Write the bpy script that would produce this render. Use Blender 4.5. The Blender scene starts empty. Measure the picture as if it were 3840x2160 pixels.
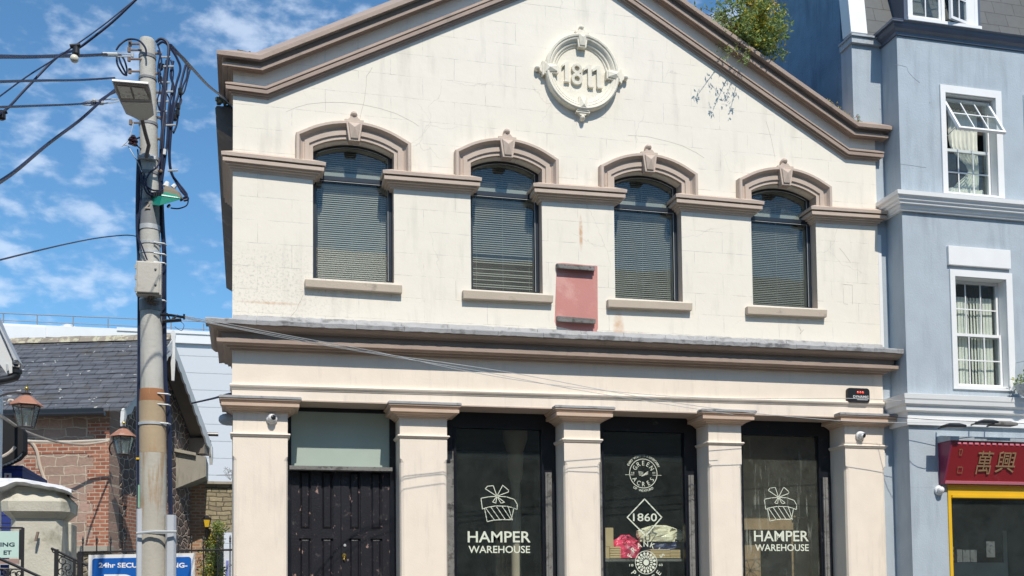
import bpy, bmesh, math, random
from mathutils import Vector, Matrix
from math import radians as R, sin, cos, pi
random.seed(7)
S = bpy.context.scene
COL = S.collection
# ------------------------------------------------------------------ camera
YAW, PITCH, ROLL = .2422, .0537, -.0106
FPX, PPX, PPY = 4045.6, 1919.3, 2026.2
CAMP = Vector((.1868, -15.1059, 1.6))
_F = Vector((sin(YAW)*cos(PITCH), cos(YAW)*cos(PITCH), sin(PITCH)))
_r = Vector((cos(YAW), -sin(YAW), 0)); _u = _r.cross(_F)
_R = cos(ROLL)*_r + sin(ROLL)*_u; _V = -sin(ROLL)*_r + cos(ROLL)*_u
cd = bpy.data.cameras.new('camera'); cam = bpy.data.objects.new('camera', cd); COL.objects.link(cam)
m3 = Matrix((_R, _V, -_F)).transposed()
cam.matrix_world = Matrix.Translation(CAMP) @ m3.to_4x4()
cd.sensor_width = 36; cd.lens = 36*FPX/3840
cd.shift_x = -(PPX-1920)/3840; cd.shift_y = (PPY-1080)/3840
cd.clip_start = .1; cd.clip_end = 3000
S.camera = cam
# ------------------------------------------------------------------ sky + sun
SUN_EL, SUN_AZ = R(51), R(4)          # azimuth measured from the street side towards +x
W = bpy.data.worlds.new('World'); S.world = W; W.use_nodes = True
def nd(nt, kind, ins=None, **props):
    n = nt.nodes.new('ShaderNode'+kind)
    for k, v in props.items(): setattr(n, k, v)
    for k, v in (ins or {}).items():
        s = n.inputs[k]
        if isinstance(v, bpy.types.NodeSocket): nt.links.new(v, s)
        elif isinstance(v, bpy.types.Node): nt.links.new(v.outputs[0], s)
        else: s.default_value = v
    return n
nt = W.node_tree; nt.nodes.clear()
sky = nd(nt, 'TexSky', sky_type='NISHITA', sun_disc=False, sun_elevation=SUN_EL, sun_rotation=pi-SUN_AZ, altitude=0, air_density=1.0, dust_density=.35, ozone_density=2.2)
tint = nd(nt, 'MixRGB', {'Fac': 1, 'Color1': sky, 'Color2': (.68, 1.04, 1.18, 1)}, blend_type='MULTIPLY')
tc = nd(nt, 'TexCoord'); 
pv = nd(nt, 'Mapping', {'Vector': tc.outputs['Generated'], 'Scale': (1, 1, 1.9), 'Location': (.37, .2, 1.7)})
n1 = nd(nt, 'TexNoise', {'Vector': pv, 'Scale': 30, 'Detail': 8, 'Roughness': .52, 'Distortion': .12})
n2 = nd(nt, 'TexNoise', {'Vector': pv, 'Scale': 5, 'Detail': 2})
ad = nd(nt, 'Math', {0: n2.outputs[0], 1: .5, 2: n1.outputs[0]}, operation='MULTIPLY_ADD')
cm = nd(nt, 'MapRange', {'Value': ad, 'From Min': .74, 'From Max': 1.02, 'To Min': 0, 'To Max': .6}, interpolation_type='SMOOTHSTEP')
mx = nd(nt, 'MixRGB', {'Fac': cm.outputs[0], 'Color1': tint, 'Color2': (6.0, 6.9, 8.3, 1)})
bg = nd(nt, 'Background', {'Color': mx, 'Strength': .112})
nt.links.new(bg.outputs[0], nd(nt, 'OutputWorld').inputs[0])
sd = bpy.data.lights.new('sun', 'SUN'); sd.energy = 3.75; sd.angle = R(.53); sd.color = (1, .93, .83)
sun = bpy.data.objects.new('sun', sd); COL.objects.link(sun)
sun.rotation_euler = Vector((sin(SUN_AZ)*cos(SUN_EL), -cos(SUN_AZ)*cos(SUN_EL), sin(SUN_EL))).to_track_quat('Z', 'Y').to_euler()
S.view_settings.view_transform = 'Standard'; S.view_settings.look = 'None'; S.view_settings.exposure = .27; S.view_settings.gamma = 1
# ------------------------------------------------------------------ geometry helpers
def ray(u, v): return (_F + (u-PPX)/FPX*_R - (v-PPY)/FPX*_V)
def at(u, v, Y=0.):                 # point of the photograph taken to the vertical plane y=Y
    d = ray(u, v); t = (Y-CAMP.y)/d.y
    return CAMP + t*d
def atp(u, v, P, N):                # the same for any plane through P with normal N
    d = ray(u, v); return CAMP + d*((P-CAMP).dot(N)/d.dot(N))
class MB:
    def __init__(s): s.v = []; s.f = []; s.smooth = False; s.mi = []
    def add(s, vs, fs, mi=0):
        b = len(s.v); s.v += [tuple(p) for p in vs]; s.f += [tuple(b+i for i in f) for f in fs]; s.mi += [mi]*len(fs); return s
    def box(s, x0, x1, y0, y1, z0, z1, mi=0):
        vs = [(x, y, z) for x in (x0, x1) for y in (y0, y1) for z in (z0, z1)]
        return s.add(vs, [(0,1,3,2),(4,6,7,5),(0,4,5,1),(2,3,7,6),(0,2,6,4),(1,5,7,3)], mi)
    def obox(s, c, ax, ay, az, mi=0):      # oriented box: centre and three half-axis vectors
        vs = [c+i*ax+j*ay+k*az for i in (-1,1) for j in (-1,1) for k in (-1,1)]
        return s.add(vs, [(0,1,3,2),(4,6,7,5),(0,4,5,1),(2,3,7,6),(0,2,6,4),(1,5,7,3)], mi)
    def prism(s, pts, y0, y1, mi=0):       # polygon in XZ extruded in y
        n = len(pts); vs = [(p[0], y0, p[1]) for p in pts]+[(p[0], y1, p[1]) for p in pts]
        return s.add(vs, [tuple(range(n)), tuple(range(2*n-1, n-1, -1))]+[(i, i+n, (i+1) % n+n, (i+1) % n) for i in range(n)], mi)
    def loft(s, rings, cap=True, mi=0, closed=True):
        n = len(rings[0]); b = []; vs = [p for r in rings for p in r]
        for k in range(len(rings)-1):
            for i in range(n if closed else n-1):
                j = (i+1) % n; b.append((k*n+i, k*n+j, (k+1)*n+j, (k+1)*n+i))
        if cap: b.append(tuple(range(n-1, -1, -1))); b.append(tuple((len(rings)-1)*n+i for i in range(n)))
        return s.add(vs, b, mi)
    def tube(s, pts, r, seg=8, mi=0, sub=0):
        pts = [Vector(p) for p in pts]
        if sub: pts = smooth(pts, sub)
        n = len(pts); rr = r if isinstance(r, (list, tuple)) else [r]*n
        if len(rr) != n: rr = [rr[0]+(rr[-1]-rr[0])*i/(n-1) for i in range(n)]
        t0 = (pts[1]-pts[0]).normalized(); a = t0.orthogonal().normalized(); rings = []
        for i, p in enumerate(pts):
            t = (pts[min(i+1, n-1)]-pts[max(i-1, 0)]).normalized()
            a = (a-t*a.dot(t)).normalized(); b = t.cross(a)
            rings.append([p+rr[i]*(cos(2*pi*k/seg)*a+sin(2*pi*k/seg)*b) for k in range(seg)])
        return s.loft(rings, True, mi)
    def ball(s, c, r, seg=12, mi=0, sc=(1,1,1)):
        rings = []; c = Vector(c)
        for i in range(1, seg//2):
            th = pi*i/(seg//2); rings.append([c+Vector((r*sin(th)*cos(2*pi*k/seg)*sc[0], r*sin(th)*sin(2*pi*k/seg)*sc[1], r*cos(th)*sc[2])) for k in range(seg)])
        return s.loft(rings, True, mi)
    def lathe(s, c, prof, seg=16, mi=0, axis='Z'):   # prof = [(radius, height)]
        c = Vector(c); rings = []
        for r, h in prof:
            ring = []
            for k in range(seg):
                a, b = r*cos(2*pi*k/seg), r*sin(2*pi*k/seg)
                ring.append(c+(Vector((a, b, h)) if axis == 'Z' else Vector((a, h, -b)) if axis == 'Y' else Vector((h, a, b))))
            rings.append(ring)
        return s.loft(rings, True, mi)
    def build(s, name, mats, parent=None, smooth=False, bevel=0):
        me = bpy.data.meshes.new(name); me.from_pydata(s.v, [], s.f); me.update()
        bm = bmesh.new(); bm.from_mesh(me); bmesh.ops.recalc_face_normals(bm, faces=bm.faces); bm.to_mesh(me); bm.free()
        if not isinstance(mats, (list, tuple)): mats = [mats]
        for m in mats: me.materials.append(m)
        for p, i in zip(me.polygons, s.mi): p.material_index = i
        if smooth:
            for p in me.polygons: p.use_smooth = True
            me.set_sharp_from_angle(angle=R(38))
        o = bpy.data.objects.new(name, me); COL.objects.link(o); par(o, parent)
        if bevel:
            b = o.modifiers.new('edge', 'BEVEL'); b.width = bevel; b.segments = 2; b.limit_method = 'ANGLE'
        return o
def par(o, parent):
    if parent is not None:
        o.parent = parent
        if parent.type == 'EMPTY': o.matrix_parent_inverse = Matrix.Translation(-parent.location)
def smooth(pts, k):
    P = [pts[0]]+list(pts)+[pts[-1]]; out = []
    for i in range(1, len(P)-2):
        for j in range(k):
            t = j/k; a, b, c, d = P[i-1], P[i], P[i+1], P[i+2]
            out.append(.5*((2*b)+(c-a)*t+(2*a-5*b+4*c-d)*t*t+(3*b-a-3*c+d)*t**3))
    return out+[pts[-1]]
def tag(o, label=None, cat=None, group=None, kind=None):
    for k, v in (('label', label), ('category', cat), ('group', group), ('kind', kind)):
        if v: o[k] = v
    return o
def thing(name, loc, label, cat, group=None):
    o = bpy.data.objects.new(name, None); COL.objects.link(o); o.location = loc; o.empty_display_size = .2
    return tag(o, label, cat, group)
def sweep(path, prof, ret=(None, None), mb=None, mi=0, y0=0.):
    """sweep profile [(e, n)] (e out of the wall = -y, n perpendicular to the path) along path [(x,z)];
    ret=(left,right): depth the moulding runs back along a side return"""
    mb = mb or MB(); P = [Vector((p[0], p[1])) for p in path]; rings = []
    for i, p in enumerate(P):
        d0 = (P[i]-P[i-1]).normalized() if i else (P[1]-P[0]).normalized()
        d1 = (P[i+1]-P[i]).normalized() if i < len(P)-1 else d0
        n0, n1 = Vector((-d0.y, d0.x)), Vector((-d1.y, d1.x)); m = (n0+n1); m = m/(m.dot(n0) or 1)
        def ring(dx=0, yf=None):
            return [Vector((p.x+m.x*n+dx*e, ((y0-e) if yf is None else yf), p.y+m.y*n)) for e, n in prof]
        if i == 0 and ret[0] is not None: rings.append(ring(-1, ret[0])); rings.append(ring(-1))
        elif i == len(P)-1 and ret[1] is not None: rings.append(ring(1)); rings.append(ring(1, ret[1]))
        else: rings.append(ring())
    return mb.loft(rings, True, mi)
def prof(u, v0, pts, back=.03):     # moulding profile read off a vertical slice of the photograph: [(v, e)] -> [(e, n)]
    z0 = at(u, v0).z; out = [(-back, 0)]
    out += [(e, at(u, v, -e).z-z0) for v, e in pts]
    return out
def plate(outline, holes, y0, y1, name, mat, parent=None):   # flat wall with openings, all in XZ
    cu = bpy.data.curves.new(name, 'CURVE'); cu.dimensions = '2D'; cu.fill_mode = 'BOTH'; cu.extrude = abs(y1-y0)/2
    for poly in [outline]+holes:
        sp = cu.splines.new('POLY'); sp.points.add(len(poly)-1); sp.use_cyclic_u = True
        for i, p in enumerate(poly): sp.points[i].co = (p[0], p[1], 0, 1)
    to = bpy.data.objects.new('tmp', cu); COL.objects.link(to); bpy.context.view_layer.update()
    me = bpy.data.meshes.new_from_object(to.evaluated_get(bpy.context.evaluated_depsgraph_get()))
    bpy.data.objects.remove(to); bpy.data.curves.remove(cu)
    yc = (y0+y1)/2
    for v in me.vertices: x, z, d = v.co; v.co = (x, yc-d, z)
    me.name = name; me.materials.clear(); me.materials.append(mat)
    for p in me.polygons: p.use_smooth = False
    o = bpy.data.objects.new(name, me); COL.objects.link(o); par(o, parent); return o
def text_geo(s, bold=0., ext=0.):
    cu = bpy.data.curves.new('t', 'FONT'); cu.body = s; cu.size = 1; cu.offset = bold; cu.extrude = ext; cu.resolution_u = 3
    to = bpy.data.objects.new('t', cu); COL.objects.link(to); bpy.context.view_layer.update()
    me = bpy.data.meshes.new_from_object(to.evaluated_get(bpy.context.evaluated_depsgraph_get()))
    vs = [tuple(v.co) for v in me.vertices]; fs = [tuple(p.vertices) for p in me.polygons]
    bpy.data.objects.remove(to); bpy.data.curves.remove(cu); bpy.data.meshes.remove(me)
    return vs, fs
def put_text(mb, s, O, ux, uz, w, h, bold=0., ext=0., mi=0):
    """letters fitted to a box: O = lower left corner, ux/uz unit vectors, w, h its size"""
    vs, fs = text_geo(s, bold, ext); xs = [v[0] for v in vs]; ys = [v[1] for v in vs]
    x0, x1, y0, y1 = min(xs), max(xs), min(ys), max(ys); no = ux.cross(uz)
    k = h/(y1-y0); kx = w/(x1-x0) if w else k
    mb.add([O+ux*((v[0]-x0)*kx)+uz*((v[1]-y0)*k)+no*(v[2]) for v in vs], fs, mi)
X_, Z_ = Vector((1,0,0)), Vector((0,0,1))
def px_text(mb, s, u0, v0, u1, v1, Y, bold=0., ext=0., mi=0):     # box given by photo pixels on plane y=Y
    a = at(u0, v1, Y); b = at(u1, v1, Y); c = at(u0, v0, Y); ux = (b-a); w = ux.length; ux.normalize()
    put_text(mb, s, a, ux, Z_, w, (c-a).length, bold, ext, mi)
def arc_text(mb, s, c, r, a0, a1, h, bold=0., flip=False, mi=0, wk=1.):   # letters along a circle; angles in degrees from +x
    n = len(s)
    for i, ch in enumerate(s):
        if ch == ' ': continue
        a = R(a0+(a1-a0)*i/max(1, n-1)); o = Vector((cos(a), 0, sin(a)))
        uz = -o if flip else o; ux = Vector((uz.z, 0, -uz.x))
        vs, fs = text_geo(ch, bold); xs = [v[0] for v in vs]; ys = [v[1] for v in vs]
        k = h/.7; O = c+o*r; cx = (min(xs)+max(xs))/2
        mb.add([O+ux*((v[0]-cx)*k*wk)+uz*((v[1]-.35)*k) for v in vs], fs, mi)
# ------------------------------------------------------------------ materials
def mat_base(name):
    m = bpy.data.materials.new(name); m.use_nodes = True; nt = m.node_tree
    return m, nt, nt.nodes['Principled BSDF']
def coords(nt, du=None, dv=None, sc=(1,1,1)):
    t = nd(nt, 'TexCoord').outputs['Object']
    if du is None:
        return nd(nt, 'Mapping', {'Vector': t, 'Scale': sc}).outputs[0]
    a = nd(nt, 'VectorMath', {0: t, 1: du}, operation='DOT_PRODUCT').outputs['Value']; b = nd(nt, 'VectorMath', {0: t, 1: dv}, operation='DOT_PRODUCT').outputs['Value']
    c = nd(nt, 'CombineXYZ', {'X': a, 'Y': b}); return nd(nt, 'Mapping', {'Vector': c, 'Scale': sc}).outputs[0]
def ramp(nt, fac, a, b, c0=0., c1=1.):
    return nd(nt, 'MapRange', {'Value': fac, 'From Min': a, 'From Max': b, 'To Min': c0, 'To Max': c1}).outputs[0]
def mixc(nt, fac, a, b, mode='MIX'):
    f = lambda c: c if not isinstance(c, tuple) else (*c[:3], 1)
    return nd(nt, 'MixRGB', {'Fac': fac, 'Color1': f(a), 'Color2': f(b)}, blend_type=mode).outputs[0]
def noise(nt, co, scale, detail=4, rough=.55, dist=0.):
    return nd(nt, 'TexNoise', {'Vector': co, 'Scale': scale, 'Detail': detail, 'Roughness': rough, 'Distortion': dist}).outputs[0]
def mul(nt, a, b, op='MULTIPLY'): return nd(nt, 'Math', {0: a, 1: b}, operation=op).outputs[0]
def bumpn(nt, h, strength, dist, prev=None):
    i = {'Height': h, 'Strength': strength, 'Distance': dist}
    if prev is not None: i['Normal'] = prev
    return nd(nt, 'Bump', i).outputs[0]
def ellipse(nt, cx, cz, rx, rz):    # soft blot on a wall
    t = nd(nt, 'SeparateXYZ', {0: nd(nt, 'TexCoord').outputs['Object']})
    a = mul(nt, mul(nt, t.outputs[0], cx, 'SUBTRACT'), rx, 'DIVIDE'); b = mul(nt, mul(nt, t.outputs[2], cz, 'SUBTRACT'), rz, 'DIVIDE')
    d = mul(nt, mul(nt, a, a), mul(nt, b, b), 'ADD'); return ramp(nt, d, 1., 0.)
def paint(name, col, rough=.65, var=.08, dirt=None, dirt_lo=.56, dirt_hi=.75, dscale=2.5, bump=.15, metal=0., streak=False, chips=None, chip_lo=.66, spec=.5):
    m, nt, b = mat_base(name); co = coords(nt)
    n = noise(nt, co, 3.1, 6); c = mixc(nt, ramp(nt, n, .3, .7), tuple(x*(1-var) for x in col), tuple(min(1, x*(1+var*.6)) for x in col))
    if dirt:
        cs = coords(nt, sc=(1, 1, .12)) if streak else co
        d = mul(nt, noise(nt, cs, dscale*(3 if streak else 1), 8, .65), ramp(nt, noise(nt, co, dscale*.35, 3), .35, .65, .8, 1.1))
        c = mixc(nt, ramp(nt, d, dirt_lo, dirt_hi, 0, .8), c, dirt)
    if chips:
        c = mixc(nt, ramp(nt, noise(nt, coords(nt, sc=(1, 1, .45)), 13, 8, .7), chip_lo, chip_lo+.03), c, chips)
    nt.links.new(nd(nt, 'MixRGB', {'Fac': 0, 'Color1': c}).outputs[0], b.inputs['Base Color'])
    b.inputs['Roughness'].default_value = rough; b.inputs['Metallic'].default_value = metal; b.inputs['Specular IOR Level'].default_value = spec
    if bump: nt.links.new(bumpn(nt, noise(nt, co, 38, 5, .6), bump, .01), b.inputs['Normal'])
    return m
def flat(name, col, rough=.5, metal=0., emit=None):
    m, nt, b = mat_base(name)
    co = coords(nt); n = noise(nt, co, 9, 4)
    c = mixc(nt, ramp(nt, n, .3, .7), tuple(x*.93 for x in col), tuple(min(1, x*1.05) for x in col))
    nt.links.new(c, b.inputs['Base Color'])
    b.inputs['Roughness'].default_value = rough; b.inputs['Metallic'].default_value = metal
    if emit: b.inputs['Emission Color'].default_value = (*emit, 1); b.inputs['Emission Strength'].default_value = 1
    return m
def stucco_wall(name, col, warm=None):
    """painted render lined out in courses, with broken joints, cracks, grime, rust"""
    m, nt, b = mat_base(name); co = coords(nt)
    t = nd(nt, 'SeparateXYZ', {0: nd(nt, 'TexCoord').outputs['Object']})
    v = nd(nt, 'CombineXYZ', {'X': t.outputs[0], 'Y': t.outputs[2]}).outputs[0]
    wob = nd(nt, 'VectorMath', {0: nd(nt, 'TexNoise', {'Vector': v, 'Scale': 2.2, 'Detail': 2}).outputs['Color'], 1: (.5,.5,.5)}, operation='SUBTRACT')
    v2 = nd(nt, 'VectorMath', {0: v, 1: nd(nt, 'VectorMath', {0: wob.outputs[0], 'Scale': .016}, operation='SCALE').outputs[0]}, operation='ADD').outputs[0]
    v2 = nd(nt, 'Mapping', {'Vector': v2, 'Location': (.13, -.05, 0)}).outputs[0]
    br = nd(nt, 'TexBrick', {'Vector': v2, 'Color1': (1,1,1,1), 'Color2': (.94,.94,.94,1), 'Mortar': (0,0,0,1), 'Scale': 1, 'Mortar Size': .0042, 'Mortar Smooth': .2, 'Brick Width': .93, 'Row Height': .325}, offset=.5)
    gap = mul(nt, br.outputs['Fac'], ramp(nt, noise(nt, co, 3.4, 5, .7), .45, .6, .05, 1))
    n = noise(nt, co, 1.6, 7, .6); c = mixc(nt, ramp(nt, n, .3, .7), tuple(x*.955 for x in col), col)
    c = mixc(nt, ramp(nt, noise(nt, co, .6, 3), .4, .65, 0, .35), c, tuple(x*k for x, k in zip(col, (.97, .97, .94))))
    st = mul(nt, noise(nt, coords(nt, sc=(1,1,.15)), 6, 7, .6), ramp(nt, noise(nt, co, 1.1, 3), .35, .7, .75, 1.1))
    c = mixc(nt, ramp(nt, st, .48, .74, 0, .36), c, (.42,.40,.35))
    # grime specks near the foot of the wall, left
    spk = mul(nt, ellipse(nt, .45, 5.95, 1.3, .7), ramp(nt, noise(nt, co, 26, 6, .7), .5, .66))
    c = mixc(nt, mul(nt, spk, .5), c, (.30,.30,.27))
    for (cx, cz, rx, rz, k) in ((5.03, 7.03, .035, .3, .8), (5.6, 5.62, .1, .28, .6), (5.75, 5.5, .45, .1, .45), (.5, 5.72, .5, .025, .5)):
        c = mixc(nt, mul(nt, mul(nt, ellipse(nt, cx, cz, rx, rz), ramp(nt, noise(nt, co, 14, 4), .3, .6, .3, 1)), k), c, (.52, .24, .07))
    # fine cracks
    vo = nd(nt, 'TexVoronoi', {'Vector': nd(nt, 'VectorMath', {0: co, 1: nd(nt, 'VectorMath', {0: nd(nt, 'TexNoise', {'Vector': co, 'Scale': 3, 'Detail': 5}).outputs['Color'], 'Scale': .25}, operation='SCALE').outputs[0]}, operation='ADD').outputs[0], 'Scale': .55}, feature='DISTANCE_TO_EDGE')
    cr = mul(nt, ramp(nt, vo.outputs[0], .0035, .0), ramp(nt, noise(nt, co, .8, 2), .5, .58))
    c = mixc(nt, mul(nt, cr, .32), c, (.4,.37,.33))
    c = mixc(nt, mul(nt, gap, .58), c, (.38,.37,.34))
    nt.links.new(c, b.inputs['Base Color']); b.inputs['Roughness'].default_value = .8; b.inputs['Specular IOR Level'].default_value = .25
    h = mul(nt, noise(nt, co, 1.9, 6, .6), mul(nt, gap, -.25), 'ADD')
    nn = bumpn(nt, h, .35, .03); nn = bumpn(nt, noise(nt, co, 55, 4), .12, .006, nn); nt.links.new(nn, b.inputs['Normal'])
    return m
def masonry(name, stone, joint, scale=2.6, aspect=1.9, jw=.07, du=(1,0,0), dv=(0,0,1), spread=.5, bump=1.):
    m, nt, b = mat_base(name); co = coords(nt, du, dv, (1, aspect, 1)); c3 = coords(nt)
    w = nd(nt, 'VectorMath', {0: nd(nt, 'TexNoise', {'Vector': co, 'Scale': 3.5, 'Detail': 3}).outputs['Color'], 'Scale': .16}, operation='SCALE').outputs[0]
    cw = nd(nt, 'VectorMath', {0: co, 1: w}, operation='ADD').outputs[0]
    ve = nd(nt, 'TexVoronoi', {'Vector': cw, 'Scale': scale, 'Randomness': .85}, feature='DISTANCE_TO_EDGE').outputs[0]
    vc = nd(nt, 'TexVoronoi', {'Vector': cw, 'Scale': scale, 'Randomness': .85}, feature='F1').outputs['Color']
    s = nd(nt, 'SeparateColor', {0: vc})
    c = stone[0]
    c = mixc(nt, ramp(nt, s.outputs[0], .2, .8), stone[0], stone[1]); c = mixc(nt, ramp(nt, s.outputs[1], .55, .9), c, stone[2])
    c = mixc(nt, ramp(nt, noise(nt, c3, 14, 6, .7), .35, .7, 0, spread), c, tuple(x*.45 for x in stone[0]))
    j = ramp(nt, ve, jw, jw*.35); c = mixc(nt, j, c, joint)
    nt.links.new(c, b.inputs['Base Color']); b.inputs['Roughness'].default_value = .9
    h = mul(nt, ramp(nt, ve, 0, .16), mul(nt, noise(nt, c3, 12, 6, .7), .5), 'ADD')
    nt.links.new(bumpn(nt, h, bump, .05), b.inputs['Normal']); return m
def bricks(name, cols, joint, w=.225, h=.078, jw=.009, du=(1,0,0), dv=(0,0,1), rough=.9, bump=.9, bias=0., blots=None, offset=.5, smooth_=.1, wob=None, wsc=6, sq=1., bd=.012):
    m, nt, b = mat_base(name); co = coords(nt, du, dv); c3 = coords(nt)
    w_ = nd(nt, 'VectorMath', {0: nd(nt, 'TexNoise', {'Vector': co, 'Scale': wsc, 'Detail': 2}).outputs['Color'], 'Scale': wob or .02*min(1, h*10)}, operation='SCALE').outputs[0]
    cw = nd(nt, 'VectorMath', {0: co, 1: w_}, operation='ADD').outputs[0]
    br = nd(nt, 'TexBrick', {'Vector': cw, 'Color1': (*cols[0],1), 'Color2': (*cols[1],1), 'Mortar': (*joint,1), 'Scale': 1, 'Mortar Size': jw, 'Mortar Smooth': smooth_, 'Bias': bias, 'Brick Width': w, 'Row Height': h}, offset=offset, squash=sq, squash_frequency=3)
    c = mixc(nt, ramp(nt, noise(nt, c3, 9, 6, .7), .4, .75, 0, .45), br.outputs['Color'], cols[2] if len(cols) > 2 else tuple(x*.5 for x in cols[0]))
    if blots:
        c = mixc(nt, ramp(nt, noise(nt, c3, blots[1], 3, .5), blots[2], blots[2]+.025), c, blots[0])
        c = mixc(nt, ramp(nt, noise(nt, c3, 1.7, 5, .6), .52, .7, 0, .55), c, (.09,.075,.045))
    nt.links.new(c, b.inputs['Base Color']); b.inputs['Roughness'].default_value = rough
    hh = mul(nt, mul(nt, br.outputs['Fac'], -1), mul(nt, noise(nt, c3, 16, 5), .4), 'ADD')
    nt.links.new(bumpn(nt, hh, bump, bd), b.inputs['Normal']); return m
def glass(name, dust=.05, dustcol=(.55,.6,.55), refl=1., tint=(.9,.93,.92), streaks=False, rough=.02):
    m = bpy.data.materials.new(name); m.use_nodes = True; nt = m.node_tree; nt.nodes.clear()
    co = coords(nt)
    tr = nd(nt, 'BsdfTransparent', {'Color': (*tint,1)}); gl = nd(nt, 'BsdfGlossy', {'Color': (1,1,1,1), 'Roughness': rough, 'Normal': bumpn(nt, noise(nt, co, 2.2, 2), .04, .02)})
    fr = nd(nt, 'LayerWeight', {'Blend': .5}); fac = mul(nt, mul(nt, mul(nt, nd(nt, 'Math', {0: fr.outputs['Facing'], 1: 5.}, operation='POWER').outputs[0], .95), .045, 'ADD'), refl)
    s1 = nd(nt, 'MixShader', {0: fac, 1: tr.outputs[0], 2: gl.outputs[0]})
    df = nd(nt, 'BsdfDiffuse', {'Color': (*dustcol,1)})
    d = ramp(nt, noise(nt, co, 4, 8, .7), .3, .75, dust*.5, dust*1.6)
    d = mul(nt, d, ramp(nt, noise(nt, co, 60, 3, .6), .62, .72, 0, dust*1.2), 'ADD')
    if streaks:
        c2 = coords(nt, sc=(1, 1, .07)); k = mul(nt, ramp(nt, noise(nt, c2, 20, 6, .65), .57, .66, 0, 1), ramp(nt, noise(nt, coords(nt, sc=(1,1,.35)), 2.6, 2), .5, .62, 0, 1))
        d = mul(nt, d, mul(nt, k, .33), 'ADD')
    s2 = nd(nt, 'MixShader', {0: d, 1: s1.outputs[0], 2: df.outputs[0]})
    nt.links.new(s2.outputs[0], nd(nt, 'OutputMaterial').inputs[0]); return m
CREAM = (.83, .775, .675); CREAM2 = (.82, .72, .605); TAUPE = (.40, .305, .245); SILLC = (.48, .405, .32)
M = dict(
 wall=stucco_wall('cream_render', CREAM), cream=paint('cream_paint', CREAM2, .6, .05, (.55,.49,.42), .52, .85, 2.4, .2, streak=True),
 medal=paint('medallion_paint', (.78,.73,.61), .7, .06, (.5,.48,.36), .6, .75, 9, .4),
 taupe=paint('taupe_paint', TAUPE, .6, .1, (.22,.18,.15), .6, .78, 5, .3), taupe2=paint('light_taupe_paint', (.54,.435,.355), .6, .08, (.3,.26,.22), .62, .8, 5, .25),
 tan=paint('pilaster_cap_paint', (.62,.46,.345), .55, .08, (.3,.22,.18), .62, .8, 5, .2),
 sill=paint('sill_paint', SILLC, .7, .06, (.2,.17,.13), .6, .8, 6, .4),
 lead=paint('weathered_lead', (.36,.36,.36), .6, .15, (.12,.12,.12), .48, .62, 6, .5, metal=.0), navy=paint('dark_frame_paint', (.009,.011,.017), .3, .2, (.1,.1,.1), .66, .8, 8, .1),
 black=paint('black_wood_paint', (.013,.013,.018), .4, .2, (.11,.10,.10), .6, .78, 9, .35, chips=(.36,.24,.21), chip_lo=.625), greywood=paint('weathered_wood', (.20,.195,.185), .85, .3, (.07,.065,.06), .5, .6, 12, .8, streak=False),
 uframe=paint('upper_frame_paint', (.022,.03,.042), .3, .2, bump=.1),
 slat=paint('blind_slat', (.37,.365,.33), .45, .06, bump=0), pink=paint('pink_paint', (.56,.24,.21), .75, .07, (.64,.34,.30), .5, .62, 2.5, .3),
 glassu=glass('window_glass', .03, refl=.8), glasss=glass('shop_glass', .02, (.50,.58,.55), .5), glassst=glass('streaked_shop_glass', .04, (.55,.58,.50), .5, streaks=True),
 frost=paint('frosted_glass', (.42,.50,.44), .25, .05, bump=0), decal=flat('window_lettering', (.66,.70,.58), .7),
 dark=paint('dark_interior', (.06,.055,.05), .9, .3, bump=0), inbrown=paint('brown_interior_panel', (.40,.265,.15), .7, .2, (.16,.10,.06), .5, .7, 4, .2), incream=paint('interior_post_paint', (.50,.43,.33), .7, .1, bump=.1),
 card=paint('cardboard', (.62,.46,.25), .85, .08, bump=.1), cello=paint('red_wrap', (.90,.07,.16), .2, .25, (.95,.5,.55), .6, .7, 8, .5), cellc=paint('cream_wrap', (.95,.85,.62), .2, .15, (1,.97,.85), .6, .7, 8, .5), celln=paint('blue_wrap', (.03,.04,.13), .3, .15, bump=.2),
 brass=paint('brass', (.65,.45,.12), .3, .1, metal=1, bump=.05), white=paint('white_plastic', (.75,.75,.74), .35, .03, bump=0), grey=paint('grey_plastic', (.42,.44,.45), .45, .08, bump=.1),
 blk=flat('black_plastic', (.016,.017,.02), .35), cable=flat('black_cable', (.012,.018,.05), .45), redled=flat('red_lamp', (.7,.05,.03), .3, emit=(.75,.06,.03)),
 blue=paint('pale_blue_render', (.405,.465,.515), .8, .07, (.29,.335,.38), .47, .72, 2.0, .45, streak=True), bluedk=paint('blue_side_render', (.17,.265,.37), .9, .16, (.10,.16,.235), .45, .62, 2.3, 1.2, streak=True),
 wht=paint('white_gloss_paint', (.80,.80,.79), .5, .04, (.55,.54,.5), .66, .85, 3, .1), gutter=paint('dark_blue_gutter', (.10,.12,.165), .35, .12, bump=.1),
 slatm=bricks('grey_slate_cladding', ((.105,.11,.11),(.085,.09,.092),(.13,.135,.13)), (.03,.03,.03), .40, .25, .006, (1,0,0), (0,0,1), .6, .4),
 curtain=paint('net_curtain', (.9,.87,.78), .9, .12, bump=.1), redsign=paint('red_sign_paint', (.28,.018,.024), .35, .08, (.3,.05,.06), .6, .8, 4, .1), redside=paint('plum_sign_side', (.25,.03,.075), .4, .08, bump=.1), pinktrim=paint('pink_trim', (.62,.20,.26), .4, .05, bump=0),
 yellow=paint('yellow_paint', (.75,.44,.012), .4, .06, bump=.05), gold=paint('gold_lettering', (.34,.225,.12), .45, .1, bump=0), zinc=paint('zinc_flashing', (.42,.46,.49), .5, .15, (.2,.22,.23), .5, .7, 6, .4),
)
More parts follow.
